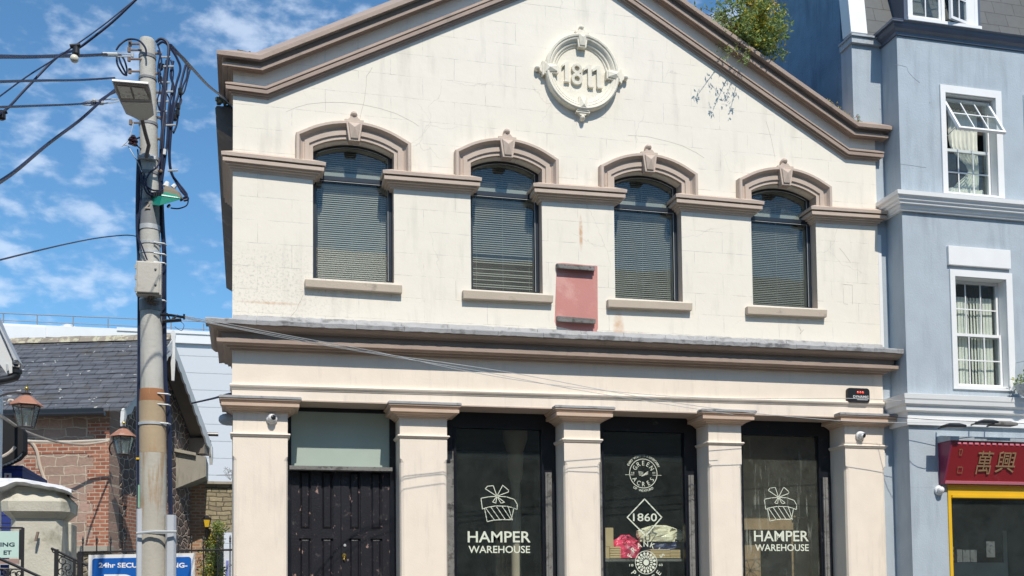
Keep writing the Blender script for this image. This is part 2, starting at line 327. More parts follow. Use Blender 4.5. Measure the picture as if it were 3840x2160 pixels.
# ================================================================== ground
g = MB()
g.add([(-400, -1.75, .12), (400, -1.75, .12), (400, 1500, .12), (-400, 1500, .12)], [(0,1,2,3)])
asph = paint('asphalt', (.11,.105,.10), .9, .2, (.12,.12,.12), .5, .7, 6, .5); pave = bricks('paving_slabs', ((.27,.25,.215),(.24,.22,.19),(.3,.275,.24)), (.12,.12,.11), .6, .6, .01, (1,0,0), (0,1,0), .85, .4)
tag(g.build('pavement', pave), kind='structure')
g = MB(); g.add([(-400, -1500, 0), (400, -1500, 0), (400, -1.88, 0), (-400, -1.88, 0)], [(0,1,2,3)]); tag(g.build('road', asph), kind='structure')
g = MB(); g.box(-400, 400, -1.9, -1.752, -.2, .125); tag(g.build('kerb', paint('granite_kerb', (.36,.35,.33), .8)), kind='structure')
# ================================================================== cream building
B = thing('commercial_building', (5, 0, .12), 'cream rendered gabled two-storey building with brown mouldings and an 1811 medallion', 'building')
def xz(u, v, Y=0.): p = at(u, v, Y); return (p.x, p.z)
path = [xz(872, 356.6), xz(1005.6, 374.5), None, xz(3169, 596.6), xz(3283, 607)]
a, b_ = xz(1800, 58); sl = (b_-path[1][1])/(a-path[1][0]); c_, d_ = xz(2500, 130.4); sr = (d_-path[3][1])/(c_-path[3][0])
ax = (path[3][1]-path[1][1]+sl*path[1][0]-sr*path[3][0])/(sl-sr); path[2] = (ax, path[1][1]+sl*(ax-path[1][0]))
WL, WR = 0., path[4][0]
wins_px = [((1172.9,669),(1174,1041),(1476,707.7),(1478.6,1062.7)), ((1764.5,725.6),(1767,1083),(2031.6,754.6),(2035.5,1102.4)), ((2303.6,769),(2306,1117),(2553.4,793.2),(2562,1131.4)), ((2816.8,816.8),(2823,1142.8),(3059,838.5),(3067,1157))]
crown_px = [529, 588, 640, 690]; WINS = []
for k, (a, b2, c, d) in enumerate(wins_px):
    x0 = (xz(*a)[0]+xz(*b2)[0])/2; x1 = (xz(*c)[0]+xz(*d)[0])/2; zb = (xz(*b2)[1]+xz(*d)[1])/2; WINS.append((x0, x1, zb))
# crowns from the first window's measurement, the others by the same height above the sill
HW = sum(w[1]-w[0] for w in WINS)/8; Z1 = xz(1328, 529)[1]
wh = [xz(1328, 527)[1]-WINS[0][2], xz(1897, 588)[1]-WINS[1][2], xz(2428, 643)[1]-WINS[2][2], xz(2935, 692)[1]-WINS[3][2]]
print('window heights', [round(x, 3) for x in wh], 'HW', HW)
def arc(cx, hw, zs, rise, n=14):
    r = (hw*hw+rise*rise)/(2*rise); a = math.asin(hw/r); return [(cx-r*sin(a-2*a*i/n), zs+rise-r+r*cos(a-2*a*i/n)) for i in range(n+1)]
RISE = .15; holes = []; WIN = []
for (x0, x1, zb), h in zip(WINS, wh):
    cx = (x0+x1)/2; hw = (x1-x0)/2; zs = zb+h-RISE; WIN.append((cx, hw, zb, zs))
    holes.append([(x0, zb), ]+arc(cx, hw, zs, RISE)+[(x1, zb)])
zcor = (xz(874, 1290)[1], xz(3300, 1390)[1])
up = Vector((0, .95))
outl = [(WL, zcor[0]), (WL, path[0][1]+.5), (path[1][0], path[1][1]+.55), (path[2][0], path[2][1]+.58), (path[3][0], path[3][1]+.55), (WR, path[3][1]+.5), (WR, zcor[1])]
plate(outl, holes, 0, .42, 'upper_wall', M['wall'], B)
# small crack lines and repairs on the render follow the material; the frieze below the main cornice
sL, sR = xz(1200, 1508)[1], xz(3000, 1562)[1]
fr = MB(); fr.prism([(WL, sL), (xz(3314, 1560)[0], sR), (xz(3308, 1400)[0], zcor[1]-.003), (WL, zcor[0]-.003)], -.002, .47); fr.build('frieze', M['cream'], B)
# raking cornice and lower moulding
lowp = prof(875, 356.6, [(354, .02), (345, .025), (343, .05), (335, .052), (333, .09), (321, .095), (320, .075), (317, .08), (315, .1), (309, .1), (307, .02)])
low = sweep(path, lowp, (.35, .3)); lo_ = low.build('gable_moulding', M['taupe'], B)
upp = prof(872, 356.6, [(264.6, 0), (263, .03), (256, .04), (253, .07), (248, .08), (247, .15), (235, .155), (234, .105), (222, .11), (218, .145), (212, .165), (208, .225), (193, .23), (187, .0), (187, -.35)])
upp = upp[1:]; upp = [(-.02, upp[0][1])]+upp+[(-.35, upp[0][1])]
upc = sweep(path, upp, (1.1, .42)); upc.build('gable_cornice', M['taupe'], B)
YF_ = .44
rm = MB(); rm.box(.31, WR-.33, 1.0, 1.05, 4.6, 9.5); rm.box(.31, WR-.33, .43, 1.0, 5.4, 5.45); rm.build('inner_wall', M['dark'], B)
# string mouldings between the windows
SM = [((871.5,640),(1176.7,674),0,1),((1471.4,707.7),(1761,729),1,1),((2029,754.6),(2304.6,771.5),1,1),((2556,792),(2816.8,813.7),1,1),((3059,835.4),(3283,847.8),1,0)]
sp_ = prof(871.5, 640, [(637, .02), (627, .03), (624, .055), (617, .06), (614, .09), (606, .095), (603, .13), (590, .132), (589, .105), (584, .108), (582, .15), (569, .155), (564, 0)])
for k, (p, q, l, r) in enumerate(SM):
    s = sweep([xz(*p), xz(*q)], sp_, ((.4 if l else 1.5), .4)); s.build('string_moulding', M['taupe2'], B)
# window hoods with keystones
HX = .335
def hood(cx, hw, zs):
    pth = [(cx-hw, zs-.28)]+arc(cx, hw, zs, RISE)+[(cx+hw, zs-.28)]
    pr = [(-.03, 0), (.035, 0), (.035, .05), (.058, .054), (.06, .115), (.04, .118), (.04, .14), (.06, .165), (.115, .19), (.122, .194), (.122, .228), (.105, .24), (-.03, .245)]
    return sweep([(x, z) for x, z in pth], pr).build('window_hood', M['taupe2'], B)
def keystone(cx, z, parent, mat=None, s=1., rot=0., c=None, y=0.):
    """faceted keystone with a ball; built upright then turned by rot about c"""
    mb = MB(); P = lambda x, d, zz: Vector((cx+x*s, y-d*s, z+zz*s))
    mb.loft([[P(-.085,-.02,0),P(.085,-.02,0),P(.13,-.02,.31),P(-.13,-.02,.31)], [P(-.085,.14,0),P(.085,.14,0),P(.13,.14,.31),P(-.13,.14,.31)]])
    mb.loft([[P(-.062,.138,.03),P(.062,.138,.03),P(.095,.138,.285),P(-.095,.138,.285)], [P(-.058,.16,.034),P(.058,.16,.034),P(.09,.16,.28),P(-.09,.16,.28)], [P(-.004,.2,.19),P(.004,.2,.19),P(.004,.2,.2),P(-.004,.2,.2)]])
    mb.loft([[P(-.15,-.02,.312),P(.15,-.02,.312),P(.15,-.02,.345),P(-.15,-.02,.345)], [P(-.15,.125,.312),P(.15,.125,.312),P(.15,.125,.345),P(-.15,.125,.345)]])
    mb.loft([[P(-.10,-.02,.346),P(.10,-.02,.346),P(.05,-.02,.40),P(-.05,-.02,.40)], [P(-.10,.11,.346),P(.10,.11,.346),P(.05,.11,.40),P(-.05,.11,.40)]])
    k = MB(); k.ball((0,0,0), .058*s, 12); bc = P(0, .05, .44)
    mb.add([(bc.x+v[0], bc.y+v[1]*1.7, bc.z+v[2]) for v in k.v], k.f)
    if rot:
        q = Matrix.Rotation(rot, 3, 'Y'); mb.v = [tuple(c+q@(Vector(v)-c)) for v in mb.v]
    return mb.build('keystone', mat or M['taupe2'], parent, bevel=.004)
random.seed(3)
for k, (cx, hw, zb, zs) in enumerate(WIN):
    h = hood(cx, hw, zs); keystone(cx, zs+RISE-.055, h, s=.9)
    w = MB(); Y0, Y1 = .17, .23; xa, xb = cx-hw+.004, cx+hw-.004; zt = zs-.36
    fw = .055
    ao = arc(cx, hw-.004, zs-.002, RISE-.004); ai = arc(cx, hw-.004-fw, zs-.002, RISE-.03)
    w.box(xa, xa+fw, Y0, Y1, zb+.003, zs-.002); w.box(xb-fw, xb, Y0, Y1, zb+.003, zs-.002)
    for i in range(14): w.prism([ai[i], ai[i+1], ao[i+1], ao[i]], Y0, Y1)
    w.box(xa+fw, xb-fw, Y0, Y1, zb+.003, zb+.06); w.box(xa+fw, xb-fw, Y0-.012, Y1, zt-.03, zt+.03)
    w.box(xa+fw, xb-fw, Y0+.016, Y0+.02, zt-.16, zt-.03) if False else None
    fo = w.build('window', M['uframe'], B)
    rv = MB()      # painted reveal lining, one on each jamb
    rv.prism([(xb+.0055, zb), (xb+.0035, zb), (xb+.0035, zs), (xb+.0055, zs)], .004, Y0-.003); rv.build('reveal', M['taupe2'], fo); rv = MB()
    rv.prism([(xa-.0035, zb), (xa-.0055, zb), (xa-.0055, zs), (xa-.0035, zs)], .004, Y0-.003); rv.build('reveal', M['taupe2'], fo)
    # slim pale beads round the glass
    bd = MB(); ab = arc(cx, hw-.075, zs-.01, RISE-.035); bd.tube([Vector((x, Y0-.004, z)) for x, z in ab], .006, 5)
    bd.tube([Vector((xb-fw-.004, Y0-.004, zs-.01)), Vector((xb-fw-.004, Y0-.004, zt+.05))], .005, 5); bd.tube([Vector((xb-fw-.004, Y0-.004, zt-.04)), Vector((xb-fw-.004, Y0-.004, zb+.07))], .005, 5)
    bd.tube([Vector((xa+fw, Y0-.004, zt-.045)), Vector((xb-fw, Y0-.004, zt-.045))], .005, 5); bd.build('glazing_bead', M['grey'], fo, smooth=True)
    pg = MB(); pg.prism([(xa+fw, zb+.06)]+[(x, z) for x, z in ai]+[(xb-fw, zb+.06)], .205, .209); pg.build('pane', M['glassu'], fo)
    bl = MB(); z = zb+.1; pitch = (.031, .033, .031, .029)[k]; tilt = (.2, .75, .62, .5)[k]; open_ = (.0205, .0235, .024, .0262)[k]
    zbox = zt+.05
    while z < zs+RISE-.05:
        if zt-.07 < z < zbox+.09: z += pitch; continue
        a_ = R(58) if k == 0 else R(50-3*k); hh = open_/2/ max(.5, cos(0))
        ez = random.uniform(-.0012, .0012); lim = hw-fw-.03
        if z > zs: lim = min(lim, max(.02, math.sqrt(max(.0004, (((hw**2+RISE**2)/(2*RISE))**2-(z+.05-(zs+RISE-(hw**2+RISE**2)/(2*RISE)))**2)))-.08))
        dz, dy = hh*sin(a_), hh*cos(a_)
        if k == 1 and z < zb+.62 and random.random() < .22: dz, dy = dz*.2, dy*1.6
        bl.add([(cx-lim, .27-dy, z-dz+ez), (cx+lim, .27-dy, z-dz-ez), (cx+lim, .27+dy, z+dz-ez), (cx-lim, .27+dy, z+dz+ez)], [(0,1,2,3)])
        z += pitch
    bl.box(cx-hw+fw+.03, cx+hw-fw-.08, .235, .285, zt+.04, zt+.115); bl.box(cx-hw+fw+.02, cx+hw-fw-.02, .25, .285, zt-.09, zt-.055); bl.box(cx-hw+fw+.02, cx+hw-fw-.02, .255, .285, zb+.065, zb+.085)
    for fx in (-.75, 0, .75): bl.tube([(cx+fx*hw, .262, zb+.08), (cx+fx*hw, .262, zs)], .0022, 4)
    bl.build('blind', M['slat'], fo)
sills = [((1143,1045.8),(1508.6,1069),(1508.6,1099),(1145,1074.8)),((1736,1087),(2076,1107),(2074,1134),(1738,1119)),((2280.4,1121.7),(2597.8,1136),(2596,1164),(2282,1150.7)),((2803,1147.8),(3103,1161.5),(3101,1189.4),(2805,1177))]
for q in sills:
    s = MB(); Ys = -.085; pts = [xz(*p, Ys) for p in q]; s.prism([pts[3], pts[2], pts[1], pts[0]], Ys, .19); s.build('sill', M['sill'], B, bevel=.008)
# main cornice, lead flashing
mc = prof(874.5, 1314, [(1312, .03), (1304, .035), (1301, .075), (1294, .08), (1290, .12), (1284, .135), (1282, .205), (1267, .208), (1266, .14), (1246, .145), (1243, .19), (1237, .20), (1233, .25), (1226, .28), (1218, .305), (1212, .312)])
e_, n_ = mc[-1]; mc.append((.312, n_+.02)); mc.append((-.03, n_+.08))
cp = [xz(872, 1314), xz(3304, 1408)]
sweep(cp, mc, (1.2, .5)).build('main_cornice', M['taupe'], B)
random.seed(5); ld = MB(); n = 16; x0, x1 = cp[0][0]-.35, cp[1][0]+.35; zz0 = cp[0][1]+n_
for i in range(n):
    xa = x0+(x1-x0)*i/n; xb = x0+(x1-x0)*(i+1)/n-.004; f = lambda x: zz0+(cp[1][1]-cp[0][1])*(x-cp[0][0])/(cp[1][0]-cp[0][0])
    sub = 9; rr = []
    for j in range(sub+1):
        x = xa+(xb-xa)*j/sub; z = f(x)+random.uniform(-.004, .004)
        rr.append([(x, -.342, z-.006-random.random()*.009), (x, -.348, z+.045), (x, -.335, z+.062), (x, 0.02, z+.12), (x, 0.02, z+.02), (x, -.318, z+.003)])
    ld.loft(rr)
    rr = []
    for j in range(sub+1):       # upstand dressed against the wall
        x = max(xa+(xb-xa)*j/sub, 0.01); x = min(x, WR+.02); z = f(x)+random.uniform(-.006, .006); rr.append([(x, -.012, z+.10), (x, -.05, z+.105), (x, -.014, z+.185), (x, -.002, z+.2)])
    if xb > .01 and xa < WR: ld.loft(rr)
ld.build('lead_flashing', M['lead'], B)
sf = MB(); sf.prism([(WL+.02, sL-.004), (WR, sR-.004), (WR, sR-.0), (WL+.02, sL-.0)], .004, YF_-.001); sf.prism([(WL+.02, sL+.001), (WR, sR+.001), (WR, sR+.018), (WL+.02, sL+.018)], -.012, -.0025); sf.build('soffit', M['taupe2'], B)
# bead along the frieze
bz0, bz1 = xz(876, 1449), xz(3313, 1518)
sweep([xz(874, 1459), xz(3313, 1527)], [(-.01, 0), (.012, 0), (.018, .02), (.038, .035), (.046, .055), (.038, .075), (-.01, .085)], (.4, .02)).build('frieze_bead', M['cream'], B)
# lintel edge moulding between the pilaster capitals is the frieze itself: its underside is the soffit
# pilasters
PIL = [dict(x=(876,1079), n=1545.7, ring=(1622,1636), cap=(831,1123,1490,1496)), dict(x=(1499.5,1676.7), n=1568, ring=(1630,1642), cap=(1467,1713,1511,1518)),
       dict(x=(2115,2251), n=1584, ring=(1643,1657), cap=(2088,2293,1527,1532)), dict(x=(2657,2780), n=1593, ring=(1655,1667), cap=(2637,2824,1541,1545)),
       dict(x=(3168.5,3317), n=1600, ring=(1666,1679), cap=(3137,3352,1554,1559))]
for k, p in enumerate(PIL):
    xa, xb = at(p['x'][0], 1660).x, at(p['x'][1], 1660).x
    if k == 0: xa = .012
    zc = at((p['x'][0]+p['x'][1])/2, p['n']).z
    m = MB(); zt = at(p['x'][1], 1713+k*9).z; c = .05; yb = .5
    def sec(z, ch): return [(xa, yb, z), (xa, ch, z), (xa+ch*.35, ch*.3, z), (xa+ch, 0, z), (xb-ch, 0, z), (xb-ch*.35, ch*.3, z), (xb, ch, z), (xb, yb, z)]
    m.loft([sec(.12, .055), sec(zt-.06, .055), sec(zt-.02, .03), sec(zt, .002), sec(zc+.12, .002)])
    m.box(xa-.03, xb+.03, -.03, yb-.003, .12, .5)
    po = m.build('pilaster', M['cream'], B)
    rz1, rz0 = at((p['x'][0]+p['x'][1])/2, p['ring'][0], -.03).z, at((p['x'][0]+p['x'][1])/2, p['ring'][1], -.03).z
    h_ = rz1-rz0
    sweep([(xa, rz0), (xb, rz0)], [(-.01, 0), (.014, 0), (.024, h_*.3), (.036, h_*.55), (.03, h_*.9), (-.01, h_)], (.44, .44)).build('ring', M['cream'], po)
    cl, cr = at(p['cap'][0], p['cap'][2], -.17), at(p['cap'][1], p['cap'][3], -.17); zt_ = (cl.z+cr.z)/2; H = zt_-zc
    pr = [(-.01, 0), (.025, .0), (.03, H*.10), (.05, H*.13), (.06, H*.22), (.095, H*.30), (.10, H*.36), (.15, H*.365), (.152, H*.62), (.135, H*.63), (.135, H*.68), (.15, H*.72), (.156, H*.82), (.172, H*.86), (.172, H*.97), (-.02, H)]
    if k in (1, 2): pr = [(e, n) for e, n in pr]
    sweep([(xa, zc), (xb, zc)], pr, (.44, .44 if k < 4 else .3)).build('capital', M['tan'], po)
    ll = MB(); ll.box(xa-.182, xb+.182, -.184, .0 if k else .3, zt_-.004, zt_+.022); ll.box(xa-.17, xb+.17, -.17, -.002, zt_+.022, zt_+.032); ll.build('lead_cap', M['lead'], po)
# side walls, roof, side gutter
s = MB(); s.box(.0, .3, .425, 9, .12, 7.9); s.box(WR-.02, WR-.32, .425, 9, .12, 7.9); s.box(0, WR, 8.7, 9, .12, 8); s.build('side_wall', M['cream'], B)
rf = MB(); off = .55
for (p, q) in ((path[0], path[2]), (path[2], path[4])):
    z0, z1 = p[1]+off-(.25 if p is path[0] else 0), q[1]+off-(.25 if q is path[4] else 0)
    rf.add([(p[0], .42, z0), (q[0], .42, z1), (q[0], 9, z1), (p[0], 9, z0), (p[0], .42, z0-.1), (q[0], .42, z1-.1), (q[0], 9, z1-.1), (p[0], 9, z0-.1)], [(0,1,2,3),(7,6,5,4),(0,3,7,4),(1,5,6,2),(0,4,5,1),(3,2,6,7)])
rf.build('roof', M['slatm'], B)
sg = MB(); ga = at(820, 392, .75); sg.loft([[Vector((-.24, y, ga.z-.35)), Vector((-.26, y, ga.z-.05)), Vector((-.235, y, ga.z-.02)), Vector((.02, y, ga.z-.02)), Vector((.02, y, ga.z-.5))] for y in (.75, 9)])
sg.build('side_eaves', paint('grimy_eaves', (.14,.12,.11), .7, .2, (.3,.27,.24), .55, .75, 4, .4), B)
mo = MB(); random.seed(9)
for i in range(26):
    mo.ball((-.12+random.uniform(-.1,.12), .7+random.uniform(-.1,.5), ga.z+random.uniform(-.03,.09)), random.uniform(.02,.05), 6)
for i in range(10): mo.tube([(.12+random.uniform(-.3,.5), .1, xz(900,195)[1]+.0), (.2+random.uniform(-.3,.6), .1, xz(900,195)[1]+random.uniform(.03,.07))], .02, 5)
mo.build('moss', paint('roof_moss', (.12,.12,.08), .95, .4), B)
# medallion
mc_ = at(2178, 280); cz = mc_.z; cxm = mc_.x; RO = .575
def disc(mb, prof_, seg=56, ex=1., ez=1.02):
    rings = [[Vector((cxm+r*ex*cos(2*pi*k/seg), -d, cz+r*ez*sin(2*pi*k/seg))) for k in range(seg)] for r, d in prof_]
    mb.loft(rings, True)
md = MB(); disc(md, [(RO, -.02), (RO, .10), (RO-.02, .125), (RO-.045, .12), (RO-.06, .10), (RO-.07, .105), (RO-.085, .1), (RO-.115, .055), (RO-.125, .06), (RO-.14, .055), (RO-.155, .03), (RO-.17, .03), (RO-.185, .012), (.01, .012)])
mo_ = md.build('medallion', M['medal'], B, smooth=True)
for k in range(4):
    keystone(cxm, cz+.375, mo_, M['medal'], .72, -k*pi/2 if k else 0, Vector((cxm, 0, cz)))
nm = MB()
def one(x, w, z0, z1, flag=True):
    nm.prism([(x-w/2, z0), (x+w/2, z0), (x+w/2, z1), (x-w*.2, z1), (x-w*1.15, z1-.055), (x-w*1.15, z1-.10), (x-w/2, z1-.06)], -.058, -.01)
zt = cz+.155; zb = cz-.16; tl = -.02
one(cxm-.235, .062, zb, zt); nm.box(cxm-.235-.04, cxm-.235+.045, -.057, -.01, zb-.001, zb+.03)
for r_, dz in ((.083, .082), (.09, -.075)):
    for k in range(24):
        a0, a1 = 2*pi*k/24, 2*pi*(k+1)/24; q = []
        for a, r in ((a0, r_*.45), (a1, r_*.45), (a1, r_), (a0, r_)): q.append((cxm-.075+r*cos(a), cz+tl+dz+r*sin(a)))
        nm.prism(q, -.058-.001*(dz > 0), -.01)
for dx in (.125, .265):
    x = cxm+dx; nm.prism([(x-.03, zb-.025), (x+.035, zb-.03), (x+.028, zt-.01), (x-.03, zt-.01), (x-.1, zt-.075), (x-.1, zt-.12), (x-.03, zt-.08)], -.058, -.01); nm.box(x-.02, x+.06, -.059, -.01, zb-.045, zb-.008)
nm.build('numerals', M['medal'], mo_, bevel=.004)
ck = MB(); A_ = lambda *q: [at(750+x*.4485, y*.4485, -.0005) for x, y in q]; F_ = lambda *q: [at(800+x*.483, 500+y*.483, -.0005) for x, y in q]; B_ = lambda *q: [at(2500+x*.4831, y*.4831, -.0005) for x, y in q]; L_ = lambda *q: [at(x, y, -.0005) for x, y in q]
for pts, r in ((A_((1440,565),(1420,600),(1392,635),(1389,720),(1372,850),(1350,930),(1335,1005)), .003), (A_((720,935),(800,900),(900,870),(1050,855),(1200,857),(1350,873),(1500,905),(1640,950),(1780,1020),(1830,1055)), .0018),
  (F_((697,1250),(684,1290),(660,1330),(648,1370),(600,1422)), .003), (B_((770,940),(790,1000),(812,1080),(840,1220)), .002), (B_((-300,1050),(-150,1060),(0,1095),(120,1130),(230,1185),(290,1225)), .0018),
  (L_((3162,1066),(3196,1069),(3197,1141)), .0025), (L_((3162,1080),(3163,1100),(3164,1138),(3180,1141)), .002), (L_((3148,930),(3165,950),(3190,985)), .002), (L_((2995,1225),(3004,1240),(3000,1252),(3014,1236)), .003)):
    ck.tube(pts, r, 4)
ck.build('crack', paint('crack_grey_brown', (.46,.42,.36), .9), B)  # cracks drawn as thin grey-brown tubes on the render
# painted patch and battens
pt = MB(); pt.prism([xz(2086,1224), xz(2080,1205), xz(2087,988), xz(2112,986), xz(2240,998), xz(2242,1232), xz(2236,1246), xz(2160,1240)], -.003, .01); pt.build('painted_patch', M['pink'], B)
for q in (((2087,988),(2232,999),(2232,1014),(2090,1003)), ((2089.6,1184),(2234.6,1196),(2234,1212),(2090,1203))):
    b = MB(); P = [xz(*p, -.06) for p in q]; b.prism([P[3], P[2], P[1], P[0]], -.06, -.0035)
    P2 = [(x, z) for x, z in (xz(q[3][0]+4, q[3][1]+2, -.09), xz(q[2][0]-2, q[2][1]+1, -.09), xz(q[2][0]-2, q[2][1]-7, -.09), xz(q[3][0]+4, q[3][1]-6, -.09))]; b.prism(P2, -.09, -.061)
    b.build('timber_batten', M['greywood'], B, bevel=.004)
# shopfront bays -----------------------------------------------------
YF = .44
bayx = [(at(1079, 1700).x, at(1499, 1700).x), (at(1677, 1700).x, at(2115, 1700).x), (at(2251, 1700).x, at(2657, 1700).x), (at(2780, 1700).x, at(3168, 1700).x)]
zs = [s_+.0 for s_ in (sL, sL+.01, sR-.01, sR)]
def bay(k, pl, pr, ptop, name):
    x0, x1 = bayx[k]; ztop = max(sL, sR)+.02; g0, g1, gz = at(pl, 1800, YF+.05).x, at(pr, 1800, YF+.05).x, at(pl, ptop, YF+.05).z
    f = MB(); f.box(x0+.001, g0, YF, YF+.1, .12, ztop); f.box(g1, x1-.001, YF, YF+.1, .12, ztop); f.box(g0, g1, YF, YF+.1, gz, ztop); f.box(g0, g1, YF-.02, YF+.1, .12, .75)
    f.box(g0-.035, g0-.002, YF-.015, YF-.001, .12, gz+.03); f.box(g1+.002, g1+.035, YF-.015, YF-.001, .12, gz+.03); f.box(g0-.035, g1+.035, YF-.016, YF-.002, gz+.003, gz+.03)
    return f.build(name, M['navy'], B), g0, g1, gz
LET = {}
for k, (pl, pr, pt_, gm) in {1: (1709, 2027, 1606, 'glasss'), 2: (2261, 2561, 1617, 'glasss'), 3: (2781, 3064, 1631, 'glassst')}.items():
    fo, g0, g1, gz = bay(k, pl, pr, pt_, 'shop_window')
    for xx in ((bayx[k][0]+.015, g0-.05), (g1+.05, min(g1+.2, bayx[k][1]-.08))):   # unpainted posts
        q = MB(); q.box(xx[0], xx[1], YF-.05, YF-.001, .12, at(2000, 1700 if xx[0] < g0 else 1772, YF).z); q.box(xx[0]+.03, xx[1]-.02, YF-.062, YF-.05, .12, at(2000, 1700 if xx[0] < g0 else 1772, YF).z); q.build('post', M['greywood'], fo)
    q = MB(); q.box(g0, g1, YF+.045, YF+.051, .75, gz); q.build('pane', M[gm], fo)
    LET[k] = (fo, MB())
YD = YF+.042
def gift(mb, x0, y0, x1, y1):      # parcel icon in a pixel box
    P = lambda fx, fy: at(x0+(x1-x0)*fx, y0+(y1-y0)*fy, YD)
    w = .011
    def line(pts, ww=w):
        for i in range(len(pts)-1):
            a, b = Vector(pts[i]), Vector(pts[i+1]); d = (b-a).normalized(); n = Vector((-d.z, 0, d.x))*ww/2; e = d*ww*.4
            mb.add([a-n-e, b-n+e, b+n+e, a+n-e], [(0,1,2,3)])
    L = lambda *q: line([P(*p) for p in q])
    L((0,.37),(.22,.33),(.45,.315),(.7,.33),(.92,.40),(1,.53),(1,.67),(.86,.62),(.7,.585),(.42,.575),(.2,.61),(.04,.66),(0,.37))
    L((.1,.64),(.17,1),(.35,.96),(.6,.945),(.84,.95),(.905,.64))
    L((.44,.315),(.12,.115),(.18,.045),(.34,.03),(.44,.315)); L((.44,.315),(.6,.02),(.76,.15),(.76,.2),(.44,.315))
    L((.44,.315),(.32,.47),(.41,.5),(.44,.315),(.55,.5),(.65,.48),(.44,.315))
    for i in range(5): a = .12+.155*i; L((a, .62-.01*i), (min(a+.25, .87), .955))
for k, off_, g4, t1, t2 in ((1, None, (1803.6,1817,1939.5,1956), (1754,1992,1990,2034), (1757,2046.5,1988,2074)), (3, None, (2866.5,1824,2987,1954), (2828,1990,3033,2030), (2832,2040.5,3033,2066.5))):
    fo, mb = LET[k]; gi = MB(); gift(gi, *g4); gi.build('gift_emblem', M['decal'], fo); px_text(mb, 'HAMPER', t1[0], t1[1], t1[2], t1[3], YD, .012); px_text(mb, 'WAREHOUSE', t2[0], t2[1], t2[2], t2[3], YD, .012)
    mb.build('window_lettering', M['decal'], fo)
fo, mb = LET[2]
Z6 = lambda x, y: at(2200+x*.4554, 1500+y*.4554, YD)
def ringm(mb, c, r, w, n=40, a0=0, a1=360):
    for i in range(n):
        p, q = R(a0+(a1-a0)*i/n), R(a0+(a1-a0)*(i+1)/n)
        mb.add([c+Vector((r_*cos(a), 0, r_*sin(a))) for a, r_ in ((p, r), (q, r), (q, r+w), (p, r+w))], [(0,1,2,3)])
def stroke(mb, a, b, w):
    d = (b-a).normalized(); n = Vector((-d.z, 0, d.x))*w/2; mb.add([a-n, b-n, b+n, a+n], [(0,1,2,3)])
c = Z6(467, 605); k_ = (Z6(567, 605)-Z6(467, 605)).length/100
ringm(mb, c, 110*k_, 5*k_); arc_text(mb, 'GREEN', c, 81*k_, 148, 32, 36*k_, .0, wk=.85); arc_text(mb, 'ACRES', c, 83*k_, 213, 327, 36*k_, .0, True, wk=.85)
arc_text(mb, 'OF WEXFORD', c, 133*k_, 236, 302, 18*k_, .01, True); arc_text(mb, 'EVERY VISIT IS A DISCOVERY', c, 138*k_, 152, 24, 18*k_, .008)
ro = None
for s_ in (-1, 1): stroke(mb, c+X_*s_*75*k_-Z_*12*k_, c+X_*s_*148*k_-Z_*12*k_, 3*k_)
put_text(mb, '18', Z6(368, 606), X_, Z_, 24*k_, 13*k_); put_text(mb, '60', Z6(541, 606), X_, Z_, 24*k_, 13*k_)
for i in range(4):
    z = -14+i*11; stroke(mb, Z6(424+i*2, 586+i*10), Z6(466, 597+i*10), 3*k_); stroke(mb, Z6(462-i*4, 618-i*2+i*5), Z6(506, 586+i*8), 3*k_)
mb.build('round_emblem', M['decal'], fo); mb = MB()
D = [Z6(477, 815), Z6(618, 966), Z6(486, 1118), Z6(334, 966)]
for i in range(4): stroke(mb, D[i], D[(i+1) % 4]+(D[(i+1) % 4]-D[i]).normalized()*.006, 9*k_)
a = Z6(382, 998); put_text(mb, '1860', a, X_, Z_, 196*k_, 62*k_, .008)
mb.build('diamond_emblem', M['decal'], fo); mb = MB()
c = Z6(490, 1338)
arc_text(mb, "FRANK'S", c, 142*k_, 158, 22, 40*k_, .01); arc_text(mb, 'PLACE', c, 128*k_, 218, 322, 40*k_, .01, True)
ringm(mb, c, 86*k_, 5*k_)
for i in range(16):
    a = 2*pi*i/16; o = Vector((cos(a), 0, sin(a))); t = Vector((-sin(a), 0, cos(a)))
    mb.add([c+o*30*k_, c+o*44*k_+t*7*k_, c+o*58*k_, c+o*44*k_-t*7*k_], [(0,1,2,3)]); a += pi/16; o = Vector((cos(a), 0, sin(a))); t = Vector((-sin(a), 0, cos(a)))
    mb.add([c+o*50*k_, c+o*70*k_+t*11*k_, c+o*84*k_, c+o*70*k_-t*11*k_], [(0,1,2,3)])
ringm(mb, c, 0.1*k_, 23*k_, 20)
put_text(mb, '18', Z6(352, 1370), X_, Z_, 32*k_, 18*k_); put_text(mb, '60', Z6(594, 1368), X_, Z_, 32*k_, 18*k_)
mb.build('flower_emblem', M['decal'], fo)
